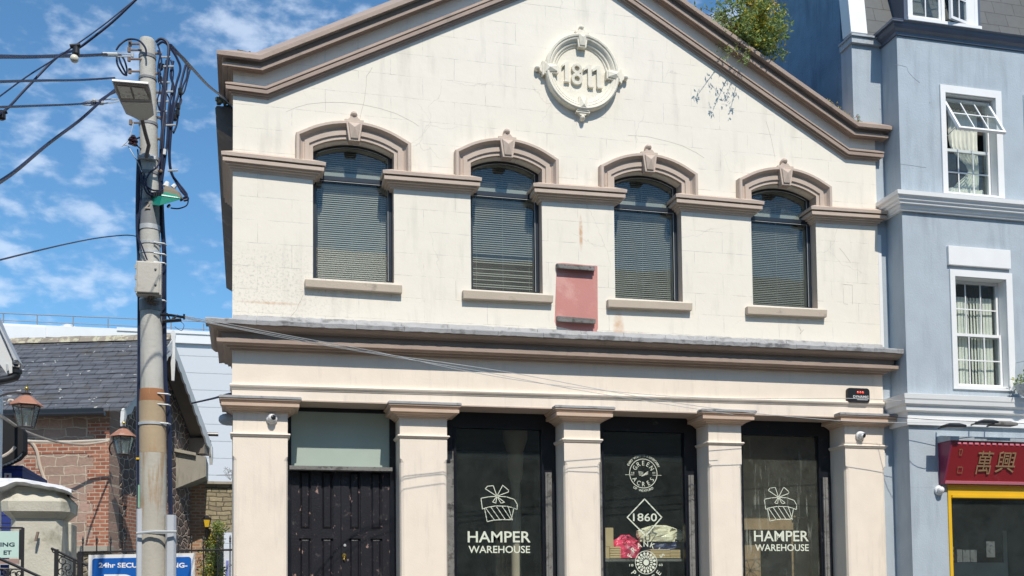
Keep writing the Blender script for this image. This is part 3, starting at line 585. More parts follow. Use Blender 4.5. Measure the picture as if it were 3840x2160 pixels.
# door bay
x0, x1 = bayx[0]; f = MB(); gl, gr = at(1092, 1700, YF+.02).x, at(1460, 1700, YF+.02).x; gt, gb = at(1200, 1545, YF+.02).z, at(1200, 1752, YF+.02).z; zt_ = sL+.02
f.box(x0+.001, gl, YF, YF+.1, .12, zt_); f.box(gr, x1-.001, YF, YF+.1, .12, zt_); f.box(gl, gr, YF, YF+.1, gt, zt_); f.box(gl, gr, YF, YF+.1, gb-.06, gb)
fo = f.build('door_frame', M['navy'], B)
q = MB(); q.box(gl, gr, YF+.02, YF+.03, gb, gt); q.build('fanlight', M['frost'], fo)
q = MB(); q.box(gl-.03, gr+.02, YF-.16, YF-.001, gb-.058, gb-.005); q.build('transom_shelf', M['greywood'], fo)
cxm_ = (gl+gr)/2; dz = gb-.06
for s_, (da, db) in enumerate(((gl+.002, cxm_-.003), (cxm_+.003, gr-.002))):
    d = MB(); w = db-da; yy = YF+.04; d.box(da, db, yy, yy+.05, .14, dz-.003)
    zr0, zr1 = at(1200, 2019, YF).z, at(1200, 1990, YF).z
    xs_ = [0, .155, .40, .60, .845, 1.]
    for i in (0, 2, 4): d.box(da+w*xs_[i], da+w*xs_[i+1], yy-.03, yy-.001, .14, dz-.003)
    for i in (1, 3):
        xa, xb = da+w*xs_[i], da+w*xs_[i+1]
        d.box(xa, xb, yy-.029, yy-.002, zr0, zr1); d.box(xa, xb, yy-.029, yy-.002, .14, .5); 
        for (za, zb_) in ((zr1+.0, dz-.003), (1.3, zr0-.0), (.5, 1.2)):
            d.loft([[Vector((xa+.02, yy, za+.03)), Vector((xb-.02, yy, za+.03)), Vector((xb-.02, yy, zb_-.0)), Vector((xa+.02, yy, zb_-.0))], [Vector((xa+.045, yy-.02, za+.06)), Vector((xb-.045, yy-.02, za+.06)), Vector((xb-.045, yy-.02, zb_-.03)), Vector((xa+.045, yy-.02, zb_-.03))]])
        d.box(xa, xb, yy-.029, yy-.002, 1.2, 1.3)
    lf = d.build('door_leaf', M['black'], fo)
    if s_:
        q = MB(); p = at(1293, 2045, yy-.03); q.lathe(p, [(.012, 0), (.02, 0), (.02, -.012), (.012, -.014)], 12, axis='Y'); q.build('lock', M['grey'], lf)
        q = MB(); p = at(1291, 2084, yy-.03); q.lathe(p, [(.03, 0), (.034, -.008), (.028, -.014), (.008, -.016)], 14, axis='Y'); q.ball(p+Vector((-.01, -.02, -.05)), .014, 8); q.tube([p+Vector((0,-.018,-.015)), p+Vector((.0,-.03,-.05)), p+Vector((.01,-.02,-.075))], .006, 6); q.build('escutcheon', M['brass'], lf)
# shop interior
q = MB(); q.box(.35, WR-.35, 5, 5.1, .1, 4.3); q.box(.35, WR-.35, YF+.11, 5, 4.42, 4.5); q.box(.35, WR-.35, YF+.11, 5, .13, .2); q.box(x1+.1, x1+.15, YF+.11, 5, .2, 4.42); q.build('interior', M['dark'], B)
q = MB(); p = at(1935, 2000, 1.6); q.lathe((p.x, 1.6, .2), [(.11, 0), (.11, .5), (.085, .6), (.08, 3.25), (.085, 3.3), (.1, 3.33), (.12, 3.4), (.13, 3.75), (.2, 3.95), (.2, 4.05), (.2, 4.2)], 20); q.build('interior_column', M['incream'], B, smooth=True)
a, b = at(1857, 1957, 2.0), at(1942, 1957, 2.0); q = MB(); q.box(a.x, b.x, 2.0, 2.2, .2, a.z); 
for i in range(5): q.box(a.x+(b.x-a.x)*i/5+.01, a.x+(b.x-a.x)*(i+1)/5-.008, 1.985, 2.0, .2, a.z-.02)
q.build('interior_panel', M['inbrown'], B)
# brown boarded inner wall behind the right shop window
a, b = at(2760, 1600, 1.3), at(3090, 1600, 1.3); zq = at(2900, 1925, 1.3).z; q = MB(); q.box(a.x, b.x, 1.3, 1.35, zq, 4.4); q.box(a.x+.0, b.x, 1.2, 1.35, zq-.28, zq-.001)
q.box(a.x, at(2850, 2000, 1.4).x, 1.4, 1.45, .2, zq-.29); q.build('inner_wall', M['inbrown'], B)
q = MB(); a, b = at(2975, 2080, 1.2), at(3045, 2000, 1.2); q.box(a.x, b.x, 1.22, 1.26, .2, b.z+.0); q.box(a.x-.03, a.x, 1.2, 1.23, .2, b.z+.03); q.tube([at(2975,1938,1.15), at(3025,1940,1.15), at(3040,1960,1.15), at(3048,2200,1.15)], .02, 8); q.build('inner_door', M['inbrown'], B)
# goods on the display shelf -----------------------------------------
YS = .62
p0, p1 = at(2264, 2096, YS), at(2552, 2096, YS)
sh = MB(); sh.box(p0.x-.02, p1.x+.02, YS-.03, YS+.5, p0.z-.04, p0.z); sh.box(p0.x+.1, p0.x+.14, YS+.2, YS+.25, .2, p0.z-.041); sh.box(p1.x-.14, p1.x-.1, YS+.2, YS+.25, .2, p0.z-.041); tag(sh.build('display_shelf', M['greywood']), 'grey display shelf behind the window lettered 1860, carrying boxes and wrapped hampers', 'shelf')
zs_ = p0.z
def goods_box(u0, u1, v0, v1, lab, y=YS, d=.25, rows=0):
    a, b = at(u0, v1, y), at(u1, v0, y); q = MB(); q.box(a.x, b.x, y, y+d, a.z, b.z)
    for i in range(rows): q.box(a.x-.004, b.x+.003, y-.006, y+d-.01, a.z+(b.z-a.z)*(i+.25)/rows, a.z+(b.z-a.z)*(i+.8)/rows)
    return tag(q.build('cardboard_box', M['card'], bevel=.004), lab, 'box', 'boxes on the display shelf')
goods_box(2271, 2300, 1979, 2050, 'tall tan cardboard box standing uppermost at the shelf end beside the red wrapped hamper')
goods_box(2271, 2286, 2051, 2095, 'small narrow cardboard box under the tall tan box on the shelf')
goods_box(2288, 2327, 2050, 2095, 'squat ribbed cardboard box in front of the red wrapped hamper', y=YS-.012, rows=5)
goods_box(2440, 2512, 2060, 2094, 'flat stack of striped cartons under the blue wrapped hamper', rows=6); goods_box(2514, 2551, 2062, 2094, 'short striped carton beside the wider carton stack at the window edge', rows=6)
def wrap(u0, u1, v0, v1, name, lab, mat, y, seed, crown=None, depth=.16):
    random.seed(seed); a, b = at(u0, v1, y), at(u1, v0, y); cx, cz_ = (a.x+b.x)/2, (a.z+b.z)/2; hw, hh = (b.x-a.x)/2, (b.z-a.z)/2
    q = MB(); rings = []; n = 26
    ph = [random.uniform(0, 6.28) for _ in range(8)]
    for j in range(9):
        t = j/8; z = a.z+(b.z-a.z)*t; s_ = (1-.25*abs(t-.35)*1.2) if crown is None else (1-.15*abs(t-.3))
        if t > .7: s_ *= 1-(t-.7)*2.2
        ring = []
        for k in range(n):
            an = 2*pi*k/n; w = 1+.09*sin(5*an+ph[0]+t*4)+.07*sin(9*an+ph[1]-t*5)+random.uniform(-.05, .05)
            ring.append(Vector((cx+hw*s_*w*cos(an), y+depth+depth*s_*w*sin(an), z+random.uniform(-.012, .012)*(0 < j < 8))))
        rings.append(ring)
    q.loft(rings)
    for i in range(5):      # crumpled flaps
        x = cx+random.uniform(-.6, .6)*hw; z = a.z+hh*random.uniform(.9, 1.7); q.add([(x, y+.02, z), (x+random.uniform(-.08,.1), y-.01, z+.05), (x+random.uniform(.06,.15), y+.05, z+.02), (x+.05, y+.06, z-.05)], [(0,1,2),(0,2,3)])
    return tag(q.build(name, mat), lab, 'hamper', 'hampers on the display shelf')
wrap(2305, 2410, 2004, 2092, 'wrapped_hamper', 'red cellophane wrapped hamper on the shelf between the ribbed box and the flower emblem', M['cello'], YS+.03, 2)
q_ = wrap(2405, 2568, 1968, 2030, 'wrapped_hamper', 'cream cellophane wrapped hamper lying across the top below the 1860 diamond', M['cellc'], YS+.05, 4, 1)
wrap(2430, 2560, 2012, 2060, 'wrapped_hamper', 'dark blue wrapped hamper between the cream hamper and the striped cartons', M['celln'], YS+.08, 6, 1)
# cameras and alarm box -----------------------------------------------
def dome(u, v, Y, lab, mat='white', r=.078, look=(0.25, -1, -.35)):
    p = at(u, v, Y-.05); o = thing('security_camera', (p.x, Y, p.z), lab, 'camera', 'dome cameras on the facades')
    q = MB(); q.lathe((p.x, Y, p.z), [(r*.95, 0), (r, -.012), (r*.98, -.03), (r*.8, -.045), (r*.5, -.05)], 20, axis='Y'); q.build('mount', M[mat], o, smooth=True)
    q = MB(); c = Vector((p.x, Y-.065, p.z)); q.ball(c, r*.72, 18); q.build('ball', M[mat], o, smooth=True)
    l = Vector(look).normalized(); q = MB(); a = l.orthogonal().normalized(); b = l.cross(a)
    rings = [[c+l*(r*hh)+(a*cos(2*pi*k/16)+b*sin(2*pi*k/16))*r*rr for k in range(16)] for rr, hh in ((.5,.45), (.45,.62), (.3,.72), (.1,.75))]
    q.loft(rings); q.build('lens', M['blk'], o, smooth=True)
    return o
dome(1019.4, 1568, 0, 'white dome camera near the top of the pilaster left of the panelled black door', look=(.5, -1, .1)); dome(3230, 1633, 0, 'white dome camera near the top of the end pilaster beside the blue building', look=(.55, -1, -.25))
dome(3526, 1838, -.4, 'white dome camera on the blue wall below the red sign', look=(1, -.3, -.2))
c = at(850, 1573, .4); o = thing('security_camera', (c.x, .4, c.z), 'grey capped camera sticking out of the side wall left of the door pilaster', 'camera')
q = MB(); q.lathe((0, .4, c.z), [(.05, .02), (.085, 0), (.085, -.08), (.075, -.13), (.05, -.17), (.02, -.185)], 18, axis='X'); q.build('housing', M['grey'], o, smooth=True)
q = MB(); q.lathe((-.1, .4, c.z-.03), [(.03, .0), (.03, -.03)], 12); q.build('lens', M['blk'], o)
p0, p1 = at(3181, 1508, -.07), at(3263, 1456, -.07); cx, cz_ = (p0.x+p1.x)/2, (p0.z+p1.z)/2; w, h = (p1.x-p0.x)/2, (p1.z-p0.z)/2
o = thing('alarm_box', (cx, 0, cz_), 'black alarm box with three red lights above the end pilaster', 'alarm')
def rr(hw, hh, r, y, n=5): return [Vector((cx+sx*(hw-r)+r*cos(a), y, cz_+sz*(hh-r)+r*sin(a))) for sx, sz, a0 in ((1,1,0), (-1,1,90), (-1,-1,180), (1,-1,270)) for a in [R(a0+90*i/n) for i in range(n+1)]]
q = MB(); q.loft([rr(w, h, .05, -.003), rr(w, h, .05, -.05), rr(w-.012, h-.012, .045, -.07)]); q.build('case', M['blk'], o, smooth=True)
q = MB()
for dx in (-.022, .022, .066): q.ball((cx+dx-.0, -.071, cz_+.045), .018, 10, sc=(1,.4,1))
q.build('lamp', M['redled'], o)
q = MB(); put_text(q, 'DYNAMIC', Vector((cx-w*.55, -.0725, cz_-.045)), X_, Z_, w*1.4, .04, .02); q.box(cx-w*.2, cx+w*.75, -.073, -.0715, cz_-.075, cz_-.068); q.build('lettering', M['white'], o)
# plants on the parapet ------------------------------------------------
def leafmat(name, c1, c2, c3):
    m, nt, b = mat_base(name); g = nd(nt, 'NewGeometry'); r = g.outputs['Random Per Island']
    c = mixc(nt, ramp(nt, r, .3, .6), c1, c2); c = mixc(nt, ramp(nt, r, .82, .9), c, c3)
    nt.links.new(c, b.inputs['Base Color']); b.inputs['Roughness'].default_value = .5
    tl = nd(nt, 'BsdfTranslucent', {'Color': c}); mx = nd(nt, 'MixShader', {0: .3, 1: b.outputs[0], 2: tl.outputs[0]}); nt.links.new(mx.outputs[0], nt.nodes['Material Output'].inputs[0]); return m
M['leaf'] = leafmat('bush_leaves', (.16,.25,.06), (.25,.33,.12), (.55,.45,.05)); M['leafy'] = leafmat('yellow_leaves', (.68,.52,.03), (.5,.46,.06), (.7,.42,.04)); M['stem'] = paint('woody_stem', (.11,.07,.04), .9)
def leafclump(mb, c, r, n, L=.055, wd=.2, sc=(1,1,1)):
    for i in range(n):
        d = Vector((random.gauss(0,1), random.gauss(0,1), random.gauss(0,1))).normalized()*r*random.random()**.45
        p = c+Vector((d.x*sc[0], d.y*sc[1], d.z*sc[2])); a = Vector((random.gauss(0,1), random.gauss(0,1), random.gauss(0,.8)+.3)).normalized(); l = L*random.uniform(.6, 1.4)
        n_ = a.orthogonal().normalized(); n_ = Matrix.Rotation(random.uniform(0, 6.3), 3, a)@n_; q = a.cross(n_)
        mb.add([p, p+a*l*.5+n_*l*wd+q*l*.06, p+a*l, p+a*l*.5-n_*l*wd+q*l*.06], [(0,1,2,3)])
random.seed(21); base = at(2812, 190, .1)
o = thing('roof_bush', base, 'leafy green and yellow bush growing out of the gable coping beside the blue wall', 'bush')
st = MB(); lf = MB(); ly = MB()
tips = []
for i in range(64):
    a = random.uniform(0, 2*pi); el = random.uniform(-.3, 1.45); rr_ = random.uniform(.22, .70); d = Vector((cos(a)*cos(el), sin(a)*cos(el)*.8, sin(el)*1.12)); tip = base+d*rr_+Vector((.02, 0, .12))
    mid = base+(tip-base)*.5+Vector((random.uniform(-.06,.06), random.uniform(-.05,.05), .06)); st.tube([base, mid, tip], [.014, .004], 5, sub=3); tips += [tip, base+(tip-base)*.62]
for t in tips:
    yl = (t-(base+Vector((.12,0,.5)))).length < .33 and random.random() < .6
    leafclump(ly if yl else lf, t, random.uniform(.1, .2), random.randint(50, 80), .068)
# sprays hanging forward over the coping
for (u, v, Y, n) in ((2700,55,-.2,40), (2640,30,-.1,22), (2600,35,.0,14), (2730,210,-.5,26), (2790,235,-.45,26), (2890,180,-.3,40), (2690,70,-.7,30), (2800,90,-.7,30), (2920,60,-.1,30), (2945,100,-.1,14)):
    tip = at(u, v, Y)
    st.tube([base+Vector((0,0,.1)), base+(tip-base)*.5+Vector((0,0,.14)), tip], [.011, .003], 5, sub=4)
    for t in (.6, .8, 1.): leafclump(lf, base+Vector((0,0,.1))+(tip-base-Vector((0,0,.1)))*t+Vector((0,0,.05*(1-t))), .09, n//2, .06)
st.build('branch', M['stem'], o); lf.build('foliage', M['leaf'], o); ly.build('yellow_foliage', M['leafy'], o)
M['pinkf'] = flat('pink_petals', (.5,.12,.22), .6)
for (u, v, h, f, lab) in ((3090, 405, .16, 0, 'dry yellow weed tuft on the sloping coping above the pink flower'), (3130, 425, .2, 0, 'ochre weed stalks on the coping just uphill of the pink flower'), (3147, 432, .14, 1, 'pink flowering weed on the gable coping'), (3175, 452, .2, 0, 'tall yellow-green weed between the pink flower and the eaves end'), (3213, 470, .17, 2, 'thin weed with one red bud at the eaves end of the coping')):
    p = at(u, v+10, -.05); o = thing('weed', p, lab, 'weed', 'weeds on the gable coping'); s1 = MB(); s2 = MB()
    for i in range(7):
        t = p+Vector((random.uniform(-.08,.08), random.uniform(-.05,.05), h*random.uniform(.6,1.1))); s1.tube([p, (p+t)/2+Vector((.01,0,.01)), t], [.004, .002], 4); leafclump(s2, (p+t)/2, .05, 7, .035); leafclump(s2, t, .025, 6, .025)
        if f == 1: s1.ball(t, .016, 6, 1)
    if f == 2: s1.ball(p+Vector((0,0,h*1.1)), .015, 6, 1)
    s1.build('stem', [M['stem'], M['pinkf']], o); s2.build('foliage', M['leafy'] if f == 0 else M['leaf'], o)
# ================================================================== blue building
YB = -.40
XB = at(3384, 850, YB).x; XE = 16.2
o = BB = thing('terraced_building', (13, 0, .12), 'pale blue three-storey building with white window surrounds and a slate mansard roof', 'building')
def bz(u, v, Y=YB): return at(u, v, Y).z
zt = bz(3600, 150); XS = at(3197, 300, .03).x
# windows: (outer surround px box, opening px box)
def wbox(q, Y=YB):   # left, top(left), right, top(right), bottoms
    a, b, c, d = at(q[0][0], q[0][1], Y), at(q[1][0], q[1][1], Y), at(q[2][0], q[2][1], Y), at(q[3][0], q[3][1], Y)
    return (a.x+d.x)/2, (b.x+c.x)/2, (c.z+d.z)/2, (a.z+b.z)/2
U_out = wbox(((3513,317),(3744,345),(3771,751),(3543,722))); U_in = wbox(((3538,345),(3727,373),(3744,738),(3556,722)))
L_out = wbox(((3554,1010),(3785,1027),(3812,1465),(3577,1462))); L_in = wbox(((3576,1037),(3765,1049),(3787,1455),(3592,1448)))
dxw = at(3835, 360, YB).x-U_out[0]
hole = lambda w: [(w[0], w[2]), (w[0], w[3]), (w[1], w[3]), (w[1], w[2])]
sh_ = lambda w, d: (w[0]+d, w[1]+d, w[2], w[3])
shopz = bz(3600, 1830); shopx = at(3560, 1900, YB).x
plate([(XB, shopz), (XB, zt), (XE, zt), (XE, shopz)], [hole(U_in), hole(L_in), hole(sh_(U_in, dxw)), hole(sh_(L_in, dxw))], YB, YB+.3, 'front_wall', M['blue'], o)
q = MB(); q.box(XB, shopx-.002, YB, YB+.3, .12, shopz-.001); q.box(XB, XB+.28, YB+.3005, 9, .12, zt); q.build('bay_wall', M['blue'], o)
zs1 = at(3240, 140, .03).z
q = MB(); q.box(XS, XB-.002, .03, .35, .12, zs1); q.build('quoin_strip', M['blue'], o)
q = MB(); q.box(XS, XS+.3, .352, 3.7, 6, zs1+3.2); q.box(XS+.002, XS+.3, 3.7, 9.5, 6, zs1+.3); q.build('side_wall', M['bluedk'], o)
# white mansard gable coping
c1, c2 = at(3192, 122, .03), at(3165, -60, .03); q = MB(); w_ = at(3249, 122, .03).x-c1.x
q.loft([[Vector((c1.x+dx, y, z)) for dx, y in ((-.02, YY), (w_, YY), (w_, YY+.25), (-.02, YY+.25))] for YY, z in ((.0, c1.z+.0), (.35, c1.z+3.2))]); q.build('gable_coping', M['wht'], o)
lz = at(3240, 137, -.05).z
q = MB(); q.box(XS-.05, XB-.03, -.06, .34, lz-.0, lz+.03); q.box(XS-.03, XB-.03, -.03, .34, lz-.10, lz-.001); q.build('stone_ledge', M['zinc'], o)
# slate mansard
za = bz(3600, 112, YB-.05); q = MB(); q.add([(XS+.28, -.0, za-.15), (XE, -.0, za-.15), (XE, 1.0, za+3.2), (XS+.28, 1.0, za+3.2), (XE, 1.3, za+3.2), (XS+.28, 1.3, za+3.2), (XE, 1.3, za-.15), (XS+.28, 1.3, za-.15)], [(0,1,2,3),(3,2,4,5),(5,4,6,7),(7,6,1,0),(0,3,5,7),(1,6,4,2)]); q.build('mansard_roof', M['slatm'], o)
# dark gutter along the eaves
g0 = at(3349, 71, YB-.14); g1 = at(3349, 112, YB-.12); H = g0.z-bz(3349, 127)
zg = bz(3349, 127)
sweep([(XB, zg-.02), (XE, zg-.02)], [(-.01, 0), (.03, 0), (.035, .05), (.09, .08), (.12, .12), (.13, .16), (.16, .17), (.165, H+.02), (.13, H+.03), (-.1, H+.035)], (.5, None), y0=YB).build('gutter', M['gutter'], o)
q = MB(); q.add([(XB-.165, YB-.165, zg+H+.005), (XB+.1, YB+.3, zg+H+.22), (XB-.165, YB+.5, zg+H+.0), (XB+.3, YB-.1, zg+H+.0)], [(0,1,2),(0,3,1)]); q.box(XB-.17, XB+.02, YB-.16, .0, zg+H-.03, zg+H+.012); q.build('eaves_flashing', M['gutter'], o)
# string courses
s1 = [at(3355, 708, YB-.2), at(3380, 786, YB)]; z0 = bz(3380, 792); Hs = at(3355, 708, YB-.2).z-z0
sweep([(XB, z0), (XE, z0)], [(-.02, 0), (.05, 0), (.055, Hs*.1), (.08, Hs*.16), (.085, Hs*.3), (.12, Hs*.34), (.125, Hs*.46), (.15, Hs*.52), (.16, Hs*.66), (.195, Hs*.76), (.20, Hs), (-.02, Hs+.02)], (.4, None), y0=YB).build('string_course', M['wht'], o)
z0 = bz(3415, 1594); Hs = at(3404, 1471, YB-.17).z-z0
sweep([(XB, z0), (XE, z0)], [(-.02, 0), (.055, 0), (.06, Hs*.17), (.03, Hs*.19), (.035, Hs*.42), (.09, Hs*.46), (.10, Hs*.6), (.14, Hs*.66), (.15, Hs*.78), (.16, Hs*.82), (.17, Hs*.97), (-.02, Hs+.03)], (.4, None), y0=YB).build('shop_cornice', M['wht'], o)
# windows
def surround(win, w, name='window'):
    f = MB(); x0, x1, z0, z1 = w; i0, i1, j0, j1 = win; e = YB-.03
    f.box(x0, i0, e, YB+.002, z0, z1); f.box(i1, x1, e, YB+.002, z0, z1); f.box(i0, i1, e, YB+.002, j1, z1); f.box(i0, i1, e, YB+.002, z0, j0)
    f.box(i0+.001, i0+.004, YB+.004, YB+.2, j0, j1); f.box(i1-.004, i1-.001, YB+.004, YB+.2, j0, j1); f.box(i0+.005, i1-.005, YB+.004, YB+.2, j1-.004, j1-.001); f.box(i0+.001, i1-.001, YB+.004, YB+.2, j0, j0+.02)
    return f.build(name, M['wht'], o)
def sash(x0, x1, z0, z1, y, cols, rows, fw=.045, bar=.018, T=None, d=.045):
    f = MB(); p = MB(); xf = lambda b: [tuple(T@Vector(v)) for v in b.v] if T else b.v
    f.box(x0, x0+fw, y, y+d, z0, z1); f.box(x1-fw, x1, y, y+d, z0, z1); f.box(x0+fw, x1-fw, y, y+d, z0, z0+fw); f.box(x0+fw, x1-fw, y, y+d, z1-fw, z1)
    for i in range(1, cols): x = x0+fw+(x1-x0-2*fw)*i/cols; f.box(x-bar/2, x+bar/2, y+.004, y+.018, z0+fw, z1-fw)
    for i in range(1, rows): z = z0+fw+(z1-z0-2*fw)*i/rows; f.box(x0+fw, x1-fw, y+.003, y+.019, z-bar/2, z+bar/2)
    p.box(x0+fw, x1-fw, y+.02, y+.025, z0+fw, z1-fw); f.v = xf(f); p.v = xf(p); return f, p
def drape(x0, x1, z0, z1, y, seed, waist=None, n=34, amp=.02):
    random.seed(seed); q = MB(); rows = []; ph = random.uniform(0, 6)
    for j in range(15):
        t = j/14; z = z0+(z1-z0)*t; k = 1.
        if waist: k = 1-.62*math.exp(-((t-waist)/.16)**2)-(.0 if t < waist else .0)
        rows.append([Vector((x1-(x1-x0)*k*(1-i/n), y+amp*sin(i*1.25+ph+.6*sin(t*5))+.006*random.random(), z)) for i in range(n+1)])
    q.loft(rows, False, closed=False); return q
def closed_window(win, out, lab=None, seed=1, blinds=True):
    wo = surround(win, out); i0, i1, j0, j1 = win; zm = j0+(j1-j0)*.485; y = YB+.14; r = i1-.006
    f, p = sash(i0+.006, r, zm-.02, j1-.006, y+.03, 3, 2); a = f.build('sash', M['wht'], wo); p.build('pane', M['glassu'], a)
    f, p = sash(i0+.006, r, j0+.022, zm+.03, y-.02, 3, 2); a = f.build('sash', M['wht'], wo); p.build('pane', M['glassu'], a)
    if blinds:
        random.seed(seed); b = MB(); x = i0+.05
        while x < i1-.13:
            a_ = random.uniform(-.2, .6); b.add([(x, y+.1, j0+.05), (x+.05, y+.1+.05*a_, j0+.05), (x+.05, y+.1+.05*a_, j1-.25), (x, y+.1, j1-.25)], [(0,1,2,3)]); x += .058
        b.box(i0+.04, i1-.1, y+.15, y+.17, j1-.32, j1-.29); b.build('vertical_blind', M['curtain'], wo)
    return wo
closed_window(L_in, L_out, seed=4)
closed_window(sh_(L_in, dxw), sh_(L_out, dxw), seed=5); closed_window(sh_(U_in, dxw), sh_(U_out, dxw), seed=6)
wo = surround(U_in, U_out); i0, i1, j0, j1 = U_in; zm = j0+(j1-j0)*.485; y = YB+.14
f, p = sash(i0+.006, i1-.006, j0+.022, zm+.0, y, 3, 2); a = f.build('sash', M['wht'], wo); p.build('pane', M['glassu'], a)
q = MB(); q.box(i0+.006, i0+.04, y, y+.05, zm, j1-.006); q.box(i1-.04, i1-.006, y, y+.05, zm, j1-.006); q.box(i0+.04, i1-.04, y, y+.05, j1-.04, j1-.006); q.build('upper_frame', M['wht'], wo)
hg = Vector((0, y-.01, j1-.045)); ang = R(-31); Tm = Matrix.Translation(hg)@Matrix.Rotation(ang, 4, 'X')@Matrix.Translation(-hg)
f, p = sash(i0+.035, i1-.035, zm+.02, j1-.045, y-.045, 3, 2, T=Tm, fw=.04); a = f.build('sash', M['wht'], wo, ); p.build('pane', M['glassu'], a)
q = MB(); q.tube([Tm@Vector((i0+.05, y-.02, zm+.1)), Vector((i0+.05, y+.01, zm+.13)), Vector((i0+.04, y+.02, zm+.06))], .007, 5); q.build('stay', M['grey'], wo)
cur = drape(i0+.28, i1-.1, j0+.1, j1-.1, y+.16, 11, .3); cur.build('curtain', M['curtain'], wo)
cur = drape(i0+.24, i1-.03, j0+.035, j0+.2, y+.13, 12, None, 30, .03); cur.build('curtain', M['curtain'], wo)
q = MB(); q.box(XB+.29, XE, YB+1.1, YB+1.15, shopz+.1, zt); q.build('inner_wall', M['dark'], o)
q = MB(); pz = Vector((i0+.16, y+.13, j0+.03)); q.lathe(pz, [(.05,0),(.06,.05),(.05,.1),(.015,.13),(.015,.17)], 10); t = tag(q.build('spray_bottle', flat('blue_plastic', (.05,.25,.6), .3)), 'blue bottle on the sill inside the open blue building window', 'bottle')
q = MB(); c_ = lambda *p: [at(3100+x*.6213, y*.6213, YB-.0005) for x, y in p]
for pts in (c_((412,388),(450,395),(485,405),(492,432),(520,465),(562,500)), c_((445,990),(520,1000),(600,1012)), c_((620,615),(625,625))): q.tube(pts, .0028, 4)
q.build('crack', paint('blue_crack', (.25,.29,.33), .9), o)
# white panel, dormer
a = wbox(((3549,923),(3782,943),(3784,1011),(3552,996))); q = MB(); q.box(a[0], a[1], YB-.05, YB+.0, a[2], a[3]); q.build('white_panel', M['wht'], o, bevel=.006)
def dormer(x0, x1, zb, opened):
    q = MB(); yd = YB+.28; zt_ = zb+1.5; q.box(x0-.06, x0, yd, yd+1.6, zb-.03, zt_); q.box(x1, x1+.06, yd, yd+1.6, zb-.03, zt_); q.box(x0-.06, x1+.06, yd, yd+1.6, zt_+.001, zt_+.1); d = q.build('dormer', M['gutter'], o)
    q = MB(); q.box(x0-.03, x1+.03, yd-.07, yd+.02, zb-.05, zb); q.box(x0, x0+.06, yd-.02, yd+.06, zb, zt_); q.box(x1-.06, x1, yd-.02, yd+.06, zb, zt_); q.box((x0+x1)/2-.03, (x0+x1)/2+.03, yd-.02, yd+.06, zb, zt_); q.box(x1-.2, x1-.06, yd-.015, yd+.05, zb, zt_); q.build('frame', M['wht'], d)
    xm = (x0+x1)/2
    f, p = sash(x0+.062, xm-.03, zb+.03, zt_-.05, yd, 2, 4, .04); f.v += p.v[:0]; a = f.build('sash', M['wht'], d)
    q = MB(); q.v = p.v; q.f = p.f; q.mi = p.mi; q.build('pane', M['glassu'], d)
    hp = Vector((x1-.2, yd, 0)); T = Matrix.Translation(hp)@Matrix.Rotation(R(16 if opened else 0), 4, 'Z')@Matrix.Translation(-hp)
    f, p = sash(xm+.03, x1-.2, zb+.02, zt_-.05, yd-.03, 2, 4, .045, T=T); f.build('sash', M['wht'], d); p.build('pane', M['glassu'], d)
    q = MB(); q.box(x0, x1, yd+.6, yd+.65, zb, zt_); q.build('back_board', M['dark'], d)
a, b = at(3414, 58, YB+.2), at(3678, 98, YB+.2); dormer(a.x, b.x, (a.z+b.z)/2, True); dormer(a.x+3.0, b.x+3.0, (a.z+b.z)/2, False)
# shopfront
sx0, sx1 = at(3552, 1850, YB).x, XE; q = MB()
zy1, zy0 = bz(3600, 1818), bz(3600, 1868); q.box(sx0, sx1, YB-.02, YB+.08, zy0, zy1); q.box(sx0, at(3565, 1900, YB).x, YB-.02, YB+.08, .12, zy0-.001); q.box(sx0+.06, sx1, YB-.045, YB-.021, zy0+.005, zy0+.045); fo = q.build('shopfront_frame', M['yellow'], o)
q = MB(); q.box(at(3570, 1900, YB).x, sx1, YB+.03, YB+.04, .9, zy0); q.build('pane', M['glasss'], fo)
q = MB(); q.box(at(3570,1900,YB).x, sx1, YB+.0, YB+.08, .12, .9); q.build('stallriser', M['navy'], fo)
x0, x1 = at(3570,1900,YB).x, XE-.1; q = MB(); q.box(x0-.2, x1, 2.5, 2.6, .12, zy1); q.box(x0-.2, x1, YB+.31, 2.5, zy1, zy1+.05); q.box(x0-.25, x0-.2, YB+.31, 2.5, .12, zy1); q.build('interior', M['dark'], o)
q = MB()      # notices, menu cards and a counter seen through the shop glass
for (u, v, w, h) in ((3590,2060,18,48),(3612,2062,24,46),(3640,2062,22,46),(3567,2050,10,12),(3567,2070,10,12),(3567,2090,10,12),(3700,2030,30,60)):
    a, b = at(u, v+h, YB+.06), at(u+w, v, YB+.06); q.box(a.x, b.x, YB+.06, YB+.065, a.z, b.z)
q.build('notices', paint('faded_notices', (.16,.155,.15), .8, .15, (.05,.05,.05), .5, .6, 20, 0), fo)
q = MB(); a, b = at(3560, 2110, .6), at(3780, 2125, .6); q.box(a.x, b.x, .6, 1.1, .12, a.z); q.box(at(3760, 2000, .8).x, at(3775,2000,.8).x, .8, .83, .12, bz(3700,1990,.8)); q.build('counter', paint('shop_counter', (.2,.19,.18), .6), o)
